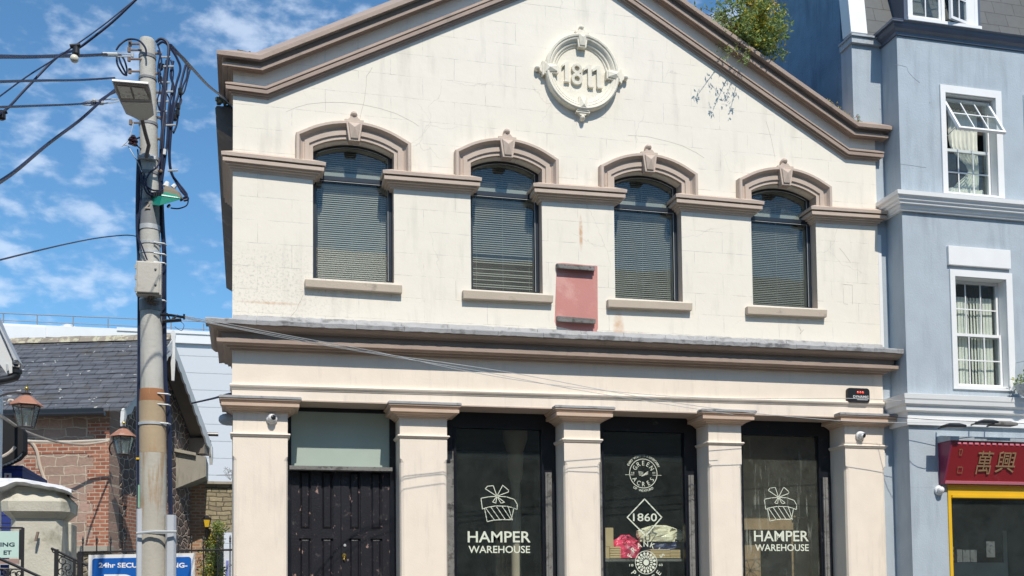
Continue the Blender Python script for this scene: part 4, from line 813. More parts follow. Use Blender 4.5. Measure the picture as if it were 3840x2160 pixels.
# red sign
e0, e1 = .30, .09; st_, sb_ = bz(3570, 1668, YB-e0), bz(3556, 1812, YB-e1); sxl = at(3575, 1700, YB-e0).x-.02
SG = thing('shop_sign', (sxl+1, YB, sb_), 'red and plum shop sign box with gold Chinese characters on the blue building', 'sign')
q = MB(); q.loft([[Vector((x, YB-.002, sb_)), Vector((x, YB-e1, sb_)), Vector((x, YB-e0, st_)), Vector((x, YB-e0, st_+.06)), Vector((x, YB-.002, st_+.06))] for x in (sxl, XE)]); bx = q.build('box', M['redsign'], SG)
q = MB(); q.loft([[Vector((x, YB-.002, sb_-.01)), Vector((x, YB-e1-.01, sb_-.01)), Vector((x, YB-e0-.012, st_+.0)), Vector((x, YB-e0-.012, st_+.065)), Vector((x, YB-.002, st_+.065))] for x in (sxl-.03, sxl-.001)]); q.build('side_panel', M['redside'], SG)
fn = Vector((0, -(st_-sb_), -(e0-e1))).normalized(); fz = Vector((0, -(e0-e1), st_-sb_)).normalized()     # face frame: fz up the face, fn outwards
q = MB(); q.obox(Vector(((sxl+XE)/2, YB-e1, sb_+.02))+fn*.008, X_*((XE-sxl)/2), fn*.012, fz*.022); q.build('bottom_trim', M['pinktrim'], SG)
q = MB(); x = sxl+.12
while x < XE: q.obox(Vector((x, YB-e0, st_+.028)), X_*.034, Vector((0,-.012,0)), Z_*.014); x += .105
q.build('light_slots', M['pinktrim'], SG)
q = MB(); q.loft([[Vector((x, YB-.002, st_+.065)), Vector((x, YB-e0-.03, st_+.068)), Vector((x, YB-e0-.035, st_+.13)), Vector((x, YB-.1, st_+.17)), Vector((x, YB-.002, st_+.17))] for x in (sxl-.05, XE)]); q.build('flashing', M['zinc'], SG)
q = MB()
def onface(u, v):
    P = Vector((0, YB-e1, sb_)); return atp(u, v, P, fn)
for ch, u0, v0, u1, v1 in (('萬', 3652, 1692, 3710, 1777), ('興', 3727, 1694, 3799, 1771)):
    a, b, c = onface(u0, v1), onface(u1, v1), onface(u0, v0); put_text(q, ch, a+fn*.012, X_, fz, (b-a).length, (c-a).length, -.002, .004)
q.build('characters', M['gold'], SG)
q = MB()
for (u, v, w, h) in ((3596,1683,9,22),(3589,1750,17,22)):
    for (du, dv, dw, dh) in ((0,0,w,1.6),(0,h,w,1.6),(0,0,1.6,h),(w,0,1.6,h+1.6)):
        a, b = onface(u+du, v+dv+dh), onface(u+du+dw, v+dv); q.obox((a+b)/2+fn*.012, X_*max(.003,(b.x-a.x)/2), fn*.002, fz*max(.003,(b.z-a.z)/2))
q.build('line_marks', M['gold'], SG)
# lamps over the sign
def flood(u, v, lab, w=.24):
    p = at(u, v, YB-.42); o2 = thing('floodlight', p, lab, 'lamp', 'lamps over the red sign'); q = MB(); q.tube([(p.x, YB-.05, p.z+.03), (p.x, p.y, p.z+.03)], .012, 6); q.build('arm', M['blk'], o2)
    q = MB(); q.loft([[Vector((p.x+sx*w*k, p.y+sy*.09*k, p.z+dz)) for sx, sy in ((-1,-1),(1,-1),(1,1),(-1,1))] for k, dz in ((.5,.05),(1,.02),(1,-.02))]); q.build('head', M['blk'] if w < .2 else M['greywood'], o2, bevel=.006)
flood(3700, 1586, 'dark boxy lamp on an arm above the first Chinese character', .15); flood(3760, 1592, 'longer grey lamp beside the dark one above the sign', .21); flood(3575, 1600, 'short grey batten lamp above the left end of the red sign', .17)
# white downpipe edge and dark hanging thing at the frame edge
q = MB(); xx = WR; q.box(xx+.002, xx+.06, .0, .028, at(3300,1300,0).z, at(3290,880,0).z); q.build('edge_trim', M['wht'], B)
o2 = thing('hanging_basket', at(3846, 1420, YB-.25), 'small hanging basket against the blue wall at the photo\'s right-hand edge', 'basket'); p = at(3848, 1448, YB-.25); q = MB(); q.lathe(p, [(.05,-.16),(.14,-.08),(.17,.02),(.165,.03)], 14); q.tube([p+Vector((.17,0,.03)), p+Vector((0,0,.4))], .006, 4); q.tube([p+Vector((-.17,0,.03)), p+Vector((0,0,.4)), p+Vector((0,.25,.42))], .006, 4); q.build('basket', M['grey'], o2)
random.seed(8); q = MB(); leafclump(q, p+Vector((0,0,.06)), .2, 240, .06); q.build('foliage', M['leaf'], o2)
# ================================================================== houses across the street (behind the camera)
op = thing('terraced_building', (0, -20, .12), 'plain render terrace across the street', 'building')
q = MB(); q.box(-30, 34, -28, -20, 0, 12)
for i in range(22):
    for z in (1.2, 4.4, 7.6):
        q.box(-29+i*2.9, -27.8+i*2.9, -19.99, -19.95, z, z+1.9, 1)
q.build('facade', [paint('opposite_render', (.50,.43,.34), .8), M['navy']], op)
q = MB(); q.loft([[Vector((x, -19.7, 12)), Vector((x, -24, 14.5)), Vector((x, -28.3, 12))] for x in (-30, 34)]); q.build('roof', M['slatm'], op)
# ================================================================== utility pole
YP = -5.0
M['conc'] = paint('pole_concrete', (.50,.49,.45), .8, .08, (.33,.31,.26), .5, .68, 4, .35, streak=True); M['galv'] = paint('galvanised_steel', (.50,.52,.53), .5, .1, (.3,.3,.3), .6, .8, 6, .1, metal=.2)
M['rust'] = paint('rust_stained_concrete', (.36,.165,.075), .8, .2, (.5,.38,.24), .52, .62, 3, .3, streak=True); M['stained'] = paint('stained_concrete', (.47,.44,.375), .8, .12, (.36,.24,.13), .53, .64, 3.5, .35, streak=True)
M['greyband'] = paint('grey_band', (.22,.23,.24), .6, .1); M['green'] = paint('green_plastic', (.01,.27,.19), .35, .1); M['box'] = paint('grp_cabinet', (.50,.48,.43), .6, .05, (.28,.27,.24), .5, .68, 5, .15); M['brownarm'] = paint('brown_steel', (.22,.16,.125), .6, .2, (.3,.28,.25), .6, .7, 10)
M['insul'] = flat('brown_insulator', (.03,.012,.016), .2); M['conduit'] = paint('grey_pvc_duct', (.50,.53,.57), .45, .06, (.35,.36,.38), .6, .8, 6, .1)
pb, ptp = at(580, 2160, YP), at(552, 148, YP)
def paxis(v): z = at(570, v, YP).z; t = (z-pb.z)/(ptp.z-pb.z); return Vector((pb.x+(ptp.x-pb.x)*t, YP, z))
PO = thing('utility_pole', (pb.x, YP, .12), 'tall tapering concrete pole with a rust-stained foot and a tangle of black cables', 'pole')
def prad(v):
    pts = [(148, 28), (600, 33), (1000, 37), (1464, 41)]
    for (a, ra), (b, rb) in zip(pts, pts[1:]):
        if v <= b: return (ra+(rb-ra)*(v-a)/(b-a))/403.
    return 41/403.
q = MB(); c0 = paxis(148); q.lathe((0,0,0), [(.0001, c0.z), (prad(148)*.9, c0.z), (prad(148), c0.z-.02)], 20) if False else None
rings = []
for v in (1464, 1300, 1150, 1000, 800, 600, 400, 250, 160, 150):
    p = paxis(v); r = prad(v)*(.88 if v == 150 else 1); rings.append([p+Vector((r*cos(2*pi*k/24), r*sin(2*pi*k/24), 0)) for k in range(24)])
q.loft(rings); q.build('shaft', M['conc'], PO, smooth=True)
def seg(v0, v1, ra, rb, name, mat, z0=None):
    a, b = paxis(v0), paxis(v1)
    if z0 is not None: a = Vector((a.x-(a.x-b.x)*0, a.y, z0))
    q = MB(); q.loft([[p+Vector((r*cos(2*pi*k/24), r*sin(2*pi*k/24), 0)) for k in range(24)] for p, r in ((a, ra), (b, rb))]); return q.build(name, mat, PO, smooth=True)
seg(1508, 1462, .113, .107, 'rusty_collar', M['rust']); seg(1700, 1508.5, .118, .1155, 'stained_base', paint('rust_streaked_concrete', (.44,.34,.22), .8, .12, (.36,.17,.07), .46, .62, 3, .35, streak=True)); seg(2160, 1700.5, .117, .1182, 'base', M['stained'], .12)
for v, h, m in ((218,6,'greyband'),(300,4,'greyband'),(470,5,'greyband'),(597,7,'galv'),(655,5,'greyband'),(858,9,'galv'),(766,10,'greyband'),(917,5,'galv'),(952,5,'galv'),(1130,5,'galv'),(1150,20,'greyband'),(1592,5,'galv'),(1998,6,'galv')):
    r = prad(v) if v < 1460 else .118; seg(v+h, v-h, r+.006, r+.006, 'band', M[m])
seg(848, 775, prad(800)+.004, prad(800)+.004, 'dark_wrap', M['greyband'])
# pole plate, number, steps, insulator brackets
p = paxis(785); q = MB(); put_text(q, '2', p+Vector((-.035, -prad(785)-.012, -.03)), X_, Z_, .05, .075, .02, .002); q.build('number', flat('number_paint', (.38,.33,.27), .6), PO)
def pp(u, v, d=0.): return at(u, v, YP+d)
for (u0, u1, v, d) in ((488,522,165,-.02),(484,522,188,-.05),(484,524,222,-.05),(487,522,268,-.03),(490,522,460,-.03)):
    q = MB(); a, b = pp(u0, v, d), pp(u1+14, v, d); q.tube([a, b], .009, 6); q.tube([a+Vector((0,0,-.02)), a+Vector((0,0,.025))], .016, 6); q.build('step_bolt', M['brownarm'], PO)
for (u, v) in ((590,200),(588,275),(590,345),(592,440),(592,520),(594,640)):
    q = MB(); q.tube([pp(u-14, v), pp(u+10, v+2, -.03)], .011, 6); q.ball(pp(u+10, v+2, -.03), .018, 8); q.build('hook_bolt', M['brownarm'], PO)
q = MB(); 
for u, v in ((500,520),(492,528),(506,533)): q.lathe(pp(u, v, -.06), [(.012,-.035),(.028,-.03),(.018,-.01),(.030,.005),(.016,.03)], 12)
q.tube([pp(500,525,-.06), pp(525,515,-.03)], .008, 5); q.tube([pp(500,535,-.06), pp(530,560,-.05)], .006, 5); q.build('insulator', M['insul'], PO, smooth=True)
# cable runs on the pole
cab = lambda pts, r, mat='cable', sub=6, name='cable': (lambda q: (q.tube([pp(*p) for p in pts], r, 6, sub=sub), q.build(name, M[mat], PO, smooth=True))[1])(MB())
for pts, r in (
  ([(521,600,-.02),(518,700,-.02),(517,850,-.02),(523,980,0),(524,1200,0),(523,1400,0),(521,1500,0),(519,1700,0),(521,1900,0),(520,1990,0)], .022),
  ([(516,560,-.03),(522,620,-.04),(532,700,-.11),(523,790,-.11),(515,870,-.1),(535,930,-.12),(552,975,-.12)], .007),
  ([(520,590,-.03),(528,640,-.06),(520,760,-.05),(512,860,-.02),(530,940,-.12)], .006),
  ([(628,230,-.02),(618,300,-.04),(608,400,-.05),(612,480,-.03),(606,560,-.02),(604,690,0),(606,770,0),(610,860,0),(616,960,0),(616,1100,0),(618,1400,0),(628,1500,0),(634,1600,0),(636,1750,0),(640,1930,0)], .021),
  ([(585,158,-.02),(604,146,-.02),(628,160,-.04),(632,200,-.05),(622,300,-.05),(616,420,-.05),(612,540,-.05),(606,640,-.03)], .013),
  ([(590,170,-.03),(612,158,-.04),(634,186,-.02),(626,290,-.04),(620,380,-.05),(608,480,-.06),(602,560,-.05)], .010),
  ([(640,180,.02),(664,220,.02),(676,260,.02),(660,320,.0),(650,380,-.02),(636,470,-.02),(634,560,-.02),(640,640,0),(665,690,.02),(680,716,.0),(705,745,-.02),(688,752,-.02)], .012),
  ([(696,245,.05),(682,300,.03),(668,360,.0),(655,400,-.02),(644,470,-.02),(636,580,-.02),(644,650,0),(670,690,.02),(690,715,.0),(700,735,-.02),(675,752,-.02)], .012),
  ([(704,250,.05),(700,290,.04),(684,330,.03),(672,400,.01),(668,430,.01),(662,470,.01),(650,500,.0)], .009),
  ([(712,262,.05),(700,310,.04),(690,345,.03),(676,362,.02),(680,380,.02),(662,420,.0),(655,450,0)], .008),
  ([(592,190,-.04),(606,230,-.06),(598,290,-.06),(616,340,-.06),(600,400,-.06),(622,430,-.06),(610,520,-.05)], .008),
  ([(590,165,-.02),(600,200,-.05),(592,260,-.05),(600,330,-.05),(590,380,-.05),(604,430,-.05)], .007),
  ([(650,230,0),(640,280,-.02),(650,330,-.02),(634,400,-.04),(628,520,-.04),(618,600,-.03),(607,680,-.02)], .012),
  ([(612,240,0),(622,270,-.02),(618,330,-.02),(640,390,-.03),(625,470,-.04)], .007),
  ([(640,225,0),(650,270,-.02),(641,350,-.02),(634,420,-.04),(628,500,-.04)], .007),
  ([(604,590,-.02),(590,625,-.11),(560,650,-.12),(545,690,-.12),(570,712,-.12),(600,715,-.06)], .008),
  ([(540,650,-.1),(545,680,-.12),(560,720,-.12),(590,722,-.1),(612,712,-.05)], .008),
  ([(535,660,-.1),(540,700,-.12),(556,728,-.12),(585,732,-.1)], .008),
  ([(690,728,.0),(705,745,.0),(700,770,-.02),(670,782,-.03),(640,780,-.03)], .006),
  ([(668,430,.01),(661,470,.01),(648,495,.0)], .006)): cab(pts, r)
for pts in (([(466,545,-.06),(480,548,-.05),(500,580,-.06),(520,615,-.05),(532,645,-.1)],), ([(500,460,-.05),(484,520,-.06),(456,550,-.06)],)): cab(pts[0], .004, 'galv')
cab([(436,188,-.05),(450,168,-.05),(480,148,-.05),(520,152,-.1),(545,180,-.12),(548,210,-.12)], .009)
for pts in ([(438,205,-.05),(440,240,-.06),(460,275,-.06),(475,282,-.05)], [(450,205,-.05),(466,225,-.06),(476,262,-.06),(472,285,-.05)], [(444,206,-.05),(452,235,-.06),(468,268,-.06),(476,284,-.05)]): cab(pts, .009)
for (u, v) in ((620,215),(617,310),(612,382),(630,345),(607,420),(640,470),(632,250),(648,640)):
    q = MB(); p = pp(u, v, -.05); q.tube([p+Vector((-.045,0,-.004)), p+Vector((.045,0,.008))], .009, 6); q.build('cable_tie', M['galv'], PO)
for (u, v) in ((676,342),(668,400),(665,424),(655,440),(604,250),(600,298)):
    q = MB(); p = pp(u, v, 0); q.lathe(p, [(.012,-.035),(.02,-.02),(.022,.02),(.010,.035)], 8); q.build('connector', M['blk'], PO)
q = MB(); q.tube([pp(618,560,-.05), pp(616,580,-.05)], .015, 8); q.build('white_splice', M['white'], PO)
# steel bracket holding the right cable run, lower wires bracket
for v in (917, 957, 990, 1130, 1590, 1520, 1480):
    q = MB(); p = pp(604 if v < 1400 else 618, v, -.05); q.tube([p+Vector((-.06,-.05,0)), p+Vector((.03,-.03,.0)), p+Vector((.045,.01,.0))], .008, 5); q.build('saddle', M['galv'], PO)
q = MB(); q.tube([pp(600,1180,-.08), pp(640,1182,-.06), pp(690,1190,-.05)], .012, 6); q.tube([pp(610,1205,-.08), pp(680,1200,-.06)], .016, 6); q.tube([pp(690,1178,-.05), pp(690,1198,-.05)], .01, 5); q.tube([pp(625,1175,-.06), pp(640,1200,-.06), pp(668,1182,-.06)], .01, 5)
q.tube([pp(645,1190,-.05), pp(676,1205,-.05), pp(690,1220,-.05), pp(680,1240,-.05), pp(655,1225,-.05)], .003, 4, sub=5); q.build('wire_bracket', M['blk'], PO)
for (u0, u1, v0) in ((514,538,1909),(623,659,1932)):
    a, b = at((u0+u1)/2, v0, YP-.05), at((u0+u1)/2, 2160, YP-.05); w = (u1-u0)/2/403.; q = MB()
    q.loft([[Vector((x+w*sx, YP-.05+y, z)) for sx, y in ((-1,.06),(-1,-.02),(-.6,-.05),(.6,-.05),(1,-.02),(1,.06))] for x, z in ((b.x, .12), (a.x, a.z-.02), (a.x, a.z))]); q.build('cable_guard', M['conduit'], PO)
q = MB(); q.tube([pp(512,2000,-.14), pp(580,1994,-.17), pp(662,1994,-.14)], .012, 6); q.build('strap', M['galv'], PO)
q = MB(); q.box(*(lambda a, b: (a.x, b.x, YP-.04, YP-.0, b.z, a.z))(at(519,1820,YP), at(527,1905,YP))); q.build('green_duct', paint('pale_green_duct', (.22,.42,.30), .5), PO)
q = MB(); a = at(518,1719,YP-.03); q.box(a.x-.018, a.x+.022, YP-.03, YP+.02, a.z-.008, a.z+.008); q.build('yellow_tape', M['yellow'], PO)
# electrical cabinet
a, b = at(513, 1095, YP-.22), at(598, 984, YP-.22); EC = thing('electrical_cabinet', ((a.x+b.x)/2, YP, a.z), 'weathered pale grey cabinet strapped to the utility pole', 'cabinet')
q = MB(); q.box(a.x-.012, b.x+.015, YP-.20, YP-.09, a.z-.01, b.z+.01); q.build('back_box', M['box'], EC, bevel=.006); q = MB(); q.box(a.x, b.x, YP-.225, YP-.201, a.z, b.z); dr = q.build('door', M['box'], EC, bevel=.008)
for (u, v) in ((583,1009),(583,1067)): q = MB(); q.ball(at(u, v, YP-.228), .011, 8); q.build('lock', M['greyband'], dr)
for v in (1000, 1040, 1085): q = MB(); p = at(508, v, YP-.2); q.tube([p+Vector((0,0,-.018)), p+Vector((0,0,.018))], .008, 6); q.build('hinge', M['galv'], EC)
q = MB()
for u in (560, 570, 580): q.tube([at(u, 1100, YP-.15), at(u, 1110, YP-.15)], .012, 6); q.tube([at(u, 1108, YP-.15), at(u-10, 1130, YP-.12), at(u+14, 1142, YP-.1)], .007, 5)
q.build('cable_gland', M['brownarm'], EC)
# green junction box
P = lambda u, v, d: at(u, v, YP+d)
GJ = thing('junction_box', P(620, 745, -.1), 'green junction box with a brown domed cover on the pole', 'junction box')
q = MB(); q.loft([[P(566,768,-.06), P(598,771,-.22), P(677,748,-.22), P(640,742,-.05)], [P(566,742,-.06), P(608,733,-.22), P(677,740,-.22), P(622,717,-.05)]]); q.loft([[P(604,734,-.225), P(672,744,-.225), P(668,734,-.15), P(626,718,-.12)], [P(606,728,-.22), P(668,738,-.22), P(664,730,-.15), P(628,716,-.12)]]); q.build('body', M['green'], GJ, bevel=.006)
q = MB(); q.loft([[P(u, v, d) for u, v, d in r] for r in (((611,728,-.16),(680,742,-.16),(688,748,-.05),(625,725,.0)), ((613,706,-.15),(668,716,-.15),(676,722,-.05),(618,702,0)), ((618,696,-.1),(645,703,-.1),(650,705,-.06),(622,695,-.03)))]); q.build('cover', paint('brown_cover', (.20,.17,.12), .7), GJ, bevel=.008)
q = MB(); q.tube([P(622,700,-.05), P(628,682,-.05)], [.03, .018], 8); q.tube([P(648,704,-.05), P(658,694,-.05)], [.025, .02], 8); q.build('insulator', M['white'], GJ)
q = MB()
for i in range(5): q.tube([P(570+9*i, 740-i, -.1-.02*i), P(572+9*i, 722-i, -.1-.02*i)], .011, 6)
q.tube([P(630,770,-.15), P(635,775,-.15)], .02, 6); q.build('cable_gland', M['blk'], GJ)
# street light
SL = thing('street_light', P(560, 470, -.1), 'white LED street light head tilted up on a short arm from the pole top', 'street light')
hd = [(420,303,-.75),(556,314,-.75),(566,350,-.68),(577,432,-.36),(552,450,-.28),(523,452,-.26),(500,440,-.28),(473,428,-.34),(433,345,-.66)]
und = [P(*p) for p in hd]; nrm = (und[1]-und[0]).cross(und[4]-und[0]).normalized()
if nrm.z < 0: nrm = -nrm
und = [atp(u, v, und[0], nrm) for u, v, _ in hd]
cen = sum(und, Vector())/len(und); q = MB(); q.loft([und, [p+nrm*.018 for p in und], [cen+(p-cen)*.93+nrm*.032 for p in und], [cen+(p-cen)*.5+nrm*.045 for p in und]]); q.build('housing', paint('lamp_housing', (.62,.62,.60), .4, .05), SL)
def onh(u, v):
    d = ray(u, v); return CAMP+d*((und[0]-CAMP).dot(nrm)/d.dot(nrm))-nrm*.004
q = MB(); q.add([onh(*p) for p in ((426,309),(553,319),(567,376),(452,377))], [(0,1,2,3)]); q.build('gasket', paint('lamp_gasket', (.32,.28,.25), .5, .1), SL)
for quad in (((439,318),(486,322),(499,366),(456,364)), ((494,323),(541,328),(560,370),(507,367))):
    q = MB(); q.add([onh(*p)-nrm*.006 for p in quad], [(0,1,2,3)]); q.build('lens', paint('lamp_lens', (.80,.76,.66), .25, .05, (.4,.38,.34), .5, .6, 40, .1), SL)
q = MB(); q.add([onh(*p)-nrm*.002 for p in ((454,381),(568,382),(575,430),(552,447),(523,449),(475,425))], [(0,1,2,3,4,5)]); q.build('tray', paint('lamp_tray', (.68,.65,.58), .5, .05), SL)
q = MB(); q.tube([P(532,448,-.27), P(545,500,-.2), P(558,545,-.15), P(548,590,-.12)], .017, 8); q.build('arm', M['brownarm'], SL)
q = MB(); a = P(552, 590, -.1); q.box(a.x-.085, a.x+.075, YP-.11, YP-.07, a.z-.016, a.z+.016); q.build('mounting_plate', M['galv'], SL, bevel=.004)
# ================================================================== overhead cables
def cable(pts, r, lab, name='overhead_cable', mat='cable', group='overhead cables', sub=8, seg=6):
    P = [at(*p) for p in pts]
    if pts[0][0] < -20: P = [P[0]+(P[0]-P[1])*7+Vector((0, 0, 1.2)), P[0]+(P[0]-P[1])*3]+P
    if pts[-1][1] < -20: P = P+[P[-1]+(P[-1]-P[-2])*4]
    q = MB(); q.tube(P, r, seg, sub=sub); return tag(q.build(name, M[mat], smooth=True), lab, 'cable', group)
cable([(-60,213,-9),(120,214,-7.5),(260,210,-6.2),(400,203,-5.2)], .010, 'thick black cable running level to the top white clamp of the pole')
cable([(-60,208,-9),(120,210,-7.5),(260,206,-6.2),(400,206,-5.2)], .007, 'black cable lying just above and twisted with the thick level one')
cable([(-60,218,-9),(120,212,-7.5),(260,213,-6.2),(400,207,-5.2),(440,205,-5.1)], .007, 'slimmer black cable just under the thick level one, ending at the top clamp')
cable([(-60,308,-9),(150,302,-7.5),(300,300,-6),(430,292,-5.1)], .008, 'level black cable reaching the pole just behind the street light')
cable([(-60,404,-9),(100,398,-8),(260,392,-6.5),(350,386,-5.6)], .007, 'twisted black cable meeting the insulators under the street light')
cable([(300,390,-5.9),(345,378,-5.6),(440,371,-5.1)], .006, 'thin grey stay wire from the twisted cable to the pole', mat='galv'); cable([(310,392,-5.9),(350,394,-5.6),(445,380,-5.1)], .006, 'lower thin grey stay wire from the insulators to the pole', mat='galv')
cable([(-60,722,-9),(60,640,-8),(180,540,-7),(300,450,-6),(380,378,-5.5),(430,338,-5.1)], .0125, 'thickest black cable, climbing diagonally to behind the street light')
cable([(360,388,-5.6),(400,360,-5.3),(432,345,-5.1)], .010, 'short black tail cable beside the thick diagonal at the street light')
cable([(-80,440,-8),(10,420,-7.6),(100,330,-7.4),(215,214,-7.2),(285,186,-7),(350,140,-7),(430,75,-7),(540,-30,-7)], .009, 'festoon cable carrying the white bulb, sagging across the sky')
cable([(-60,405,-8),(100,288,-7.5),(232,204,-7.2),(380,100,-7),(540,-28,-6.8)], .005, 'thin straight suspension wire crossing above the festoon cable')
cable([(-60,990,-9),(100,950,-8),(250,915,-6.5),(370,892,-5.5),(470,882,-5),(512,886,-5)], .005, 'thin slack black wire reaching the pole above the grey cabinet')
cable([(636,182,-4.9),(680,212,-4.6),(715,250,-4),(780,320,-2),(830,360,-.5),(862,390,.55),(868,405,.7)], .015, 'thick black cable sloping from the pole top down to the gable eaves corner')
cable([(640,170,-4.9),(690,225,-4.4),(712,258,-4.0)], .016, 'short thick cable stub strapped beside the sloping service cable')
cable([(694,1186,-5.05),(850,1214,-4),(1100,1262,-2.6),(1400,1317,-1.4),(1750,1392,-1),(2100,1446,-.8),(2600,1490,-.6),(3180,1494,-.5),(3420,1505,-.5)], .0045, 'thin wire crossing the facade just under the cornice to the alarm box', mat='galv')
cable([(694,1190,-5.05),(850,1222,-4),(1100,1268,-2.6),(1400,1322,-1.4),(1900,1395,-1),(2400,1488,-.8),(2750,1540,-.6),(3200,1580,-.5),(3700,1586,-.75)], .0045, 'lowest thin wire crossing the facade to the lamps over the red sign', mat='galv')
cable([(694,1194,-5.05),(1100,1274,-2.6),(1400,1326,-1.5),(1800,1392,-1.1),(2200,1468,-.8),(2750,1555,-.5)], .004, 'thin wire crossing the facade and ending at the capital between the 1860 and streaked windows', mat='galv')
cable([(3330,1562,-.3),(3500,1574,-.9),(3700,1582,-.9),(3900,1590,-.9)], .005, 'slack black wire along the shop cornice of the blue building')
cable([(720,1512,9),(800,1494,5),(850,1480,1),(874,1476,.4)], .018, 'dark cable between the white warehouse side and the cream building corner')
q = MB(); q.tube([at(384,204,-5.2), at(438,205,-5.15)], .02, 8); q.tube([at(438,200,-5.15), at(500,206,-5.1)], .006, 6); q.tube([at(438,212,-5.15), at(500,212,-5.1)], .006, 6); q.tube([at(496,200,-5.1), at(496,214,-5.1)], .014, 8); tag(q.build('cable_clamp', M['galv']), 'white metal dead-end clamp joining the level cables to the pole top', 'clamp')
q = MB(); q.tube([at(345,386,-5.6), at(385,386,-5.5)], .018, 8); q.ball(at(352,378,-5.6), .02, 8); tag(q.build('cable_clamp', M['galv']), 'small grey cable grip where the twisted cable meets the diagonal one', 'clamp')
FB = thing('festoon_bulb', at(280, 200, -7.2), 'round white bulb hanging from the festoon cable in the sky', 'bulb'); q = MB(); p = at(279, 220, -7.2); q.ball(p, .03, 14); q.build('globe', paint('bulb_glass', (.75,.72,.60), .2, .03), FB, smooth=True); q = MB(); q.lathe(p+Vector((.01,0,.025)), [(.022,0),(.026,.01),(.024,.05),(.012,.07)], 12); q.tube([p+Vector((-.03,0,.085)), p+Vector((.04,0,.1))], .016, 8); q.build('socket', M['blk'], FB)
FB = thing('bulb_socket', at(12, 425, -7.6), 'empty black bulb socket on the festoon cable low in the sky', 'socket'); q = MB(); q.lathe(at(6, 428, -7.6), [(.012,-.04),(.026,-.03),(.026,.01),(.012,.025)], 12); q.tube([at(-10,432,-7.6), at(26,418,-7.6)], .014, 8); q.build('socket', M['blk'], FB)
# ================================================================== white warehouse far behind
YW = 25.
WH = thing('warehouse', (-5, YW, .12), 'large white clad warehouse with a roof handrail behind the stone building', 'building')
zl, zr = at(0, 1240, YW).z, at(870, 1243, YW).z; zt = (zl+zr)/2
clad = bricks('white_cladding', ((.56,.585,.61),(.58,.605,.63),(.54,.565,.59)), (.32,.34,.36), 40., .615, .018, (1,0,0), (0,0,1), .5, .3, smooth_=.3)
q = MB(); q.box(-22, 4, YW, YW+20, .12, zt-.35); q.build('cladding', clad, WH)
q = MB(); q.box(-22, 4.02, YW-.12, YW+20, zt-.349, zt+.06); q.box(-22, at(175,1240,YW).x, YW-.18, YW-.121, zt-.6, zt-.02); q.box(at(440,1240,YW).x, 4, YW-.16, YW-.122, zt-.02, zt+.1); q.build('parapet', M['white'], WH)
q = MB(); zr_ = at(500, 1193, YW).z; q.tube([(-22, YW+.3, zr_-.1), (4, YW+.3, zr_+.12)], .018, 5); q.tube([(-22, YW+.3, zt+.22), (4, YW+.3, zt+.3)], .014, 5)
for u in (-130, 6, 134, 270, 402, 520, 640, 763, 880): x = at(u, 1210, YW).x; q.tube([(x, YW+.3, zt), (x, YW+.3, zr_)], .022, 5)
q.build('handrail', M['greyband'], WH)
q = MB(); q.ball((at(246,1222,YW).x, YW+.6, zt+.05), .36, 14, sc=(1,1,.7)); q.build('roof_vent', M['white'], WH)
# ================================================================== stone and brick building
u1 = Vector((-.95, .30, 0)).normalized(); u2 = Vector((.30, .95, 0)).normalized(); nL = -u2; nG = -u1
C0 = at(411, 1600, 9); C0 = Vector((C0.x, 9, 0)); WG = 4.75; OH = .42
stone = ((.36,.225,.175),(.46,.31,.245),(.25,.19,.155)); dkst = ((.105,.08,.075),(.16,.115,.10),(.2,.13,.1)); jt = (.47,.40,.31)
mL = bricks('coursed_rubble', ((.44,.285,.225),(.30,.205,.16),(.22,.16,.13)), (.52,.43,.33), .46, .20, .016, tuple(u1), (0,0,1), .9, 1.2, offset=.37, wob=.17, wsc=2.6, sq=.6, bd=.03); mG = masonry('dark_rubble_stone', dkst, (.46,.39,.32), 3.6, 1.5, .06, tuple(u2), (0,0,1), .5, .6)
bL = bricks('red_brick', ((.27,.085,.05),(.46,.185,.11),(.11,.055,.045)), (.52,.42,.32), .235, .082, .011, tuple(u1), (0,0,1)); bG = bricks('red_brick_return', ((.38,.135,.075),(.46,.19,.11),(.2,.08,.06)), (.5,.42,.33), .24, .082, .012, tuple(u2), (0,0,1))
slate = bricks('slate_roof_covering', ((.10,.105,.12),(.13,.135,.15),(.08,.085,.095)), (.018,.018,.02), .30, .24, .007, tuple(u1), (0,.3,.95), .55, .9, blots=((.55,.55,.5), 7.5, .685))
ze = atp(411, 1518, C0, nL).z; ap = atp(618, 1250, C0+u2*WG/2+nG*OH, nG).z
SB = thing('stone_building', C0+Vector((0,0,.12)), 'old rubble stone and red brick building with a slate roof and white bargeboards', 'building')
def P3(a, b, z, out=0.): return C0+u1*a+u2*b+Vector((0,0,z))
def slab(mb, a0, a1, b0, b1, z0, z1, mi=0):
    vs = [P3(a, b, z) for a in (a0, a1) for b in (b0, b1) for z in (z0, z1)]; return mb.add(vs, [(0,1,3,2),(4,6,7,5),(0,4,5,1),(2,3,7,6),(0,2,6,4),(1,5,7,3)], mi)
q = MB(); aL = (C0-at(92, 1700, 9+ .6)).length*.97
Ls = 16
slab(q, 0, Ls, 0, .5, .12, ze+.05); q.build('long_wall', mL, SB)
q = MB(); zr = ap-.12; g5 = [(.001, .12), (WG, .12), (WG, ze), (WG/2, zr), (.001, ze)]
q.loft([[P3(.002, b, z) for b, z in g5], [P3(.5, b, z) for b, z in g5]]); q.build('gable_wall', mG, SB)
q = MB(); slab(q, .5, Ls, WG-.4, WG, .12, ze); q.build('rear_wall', mL, SB)
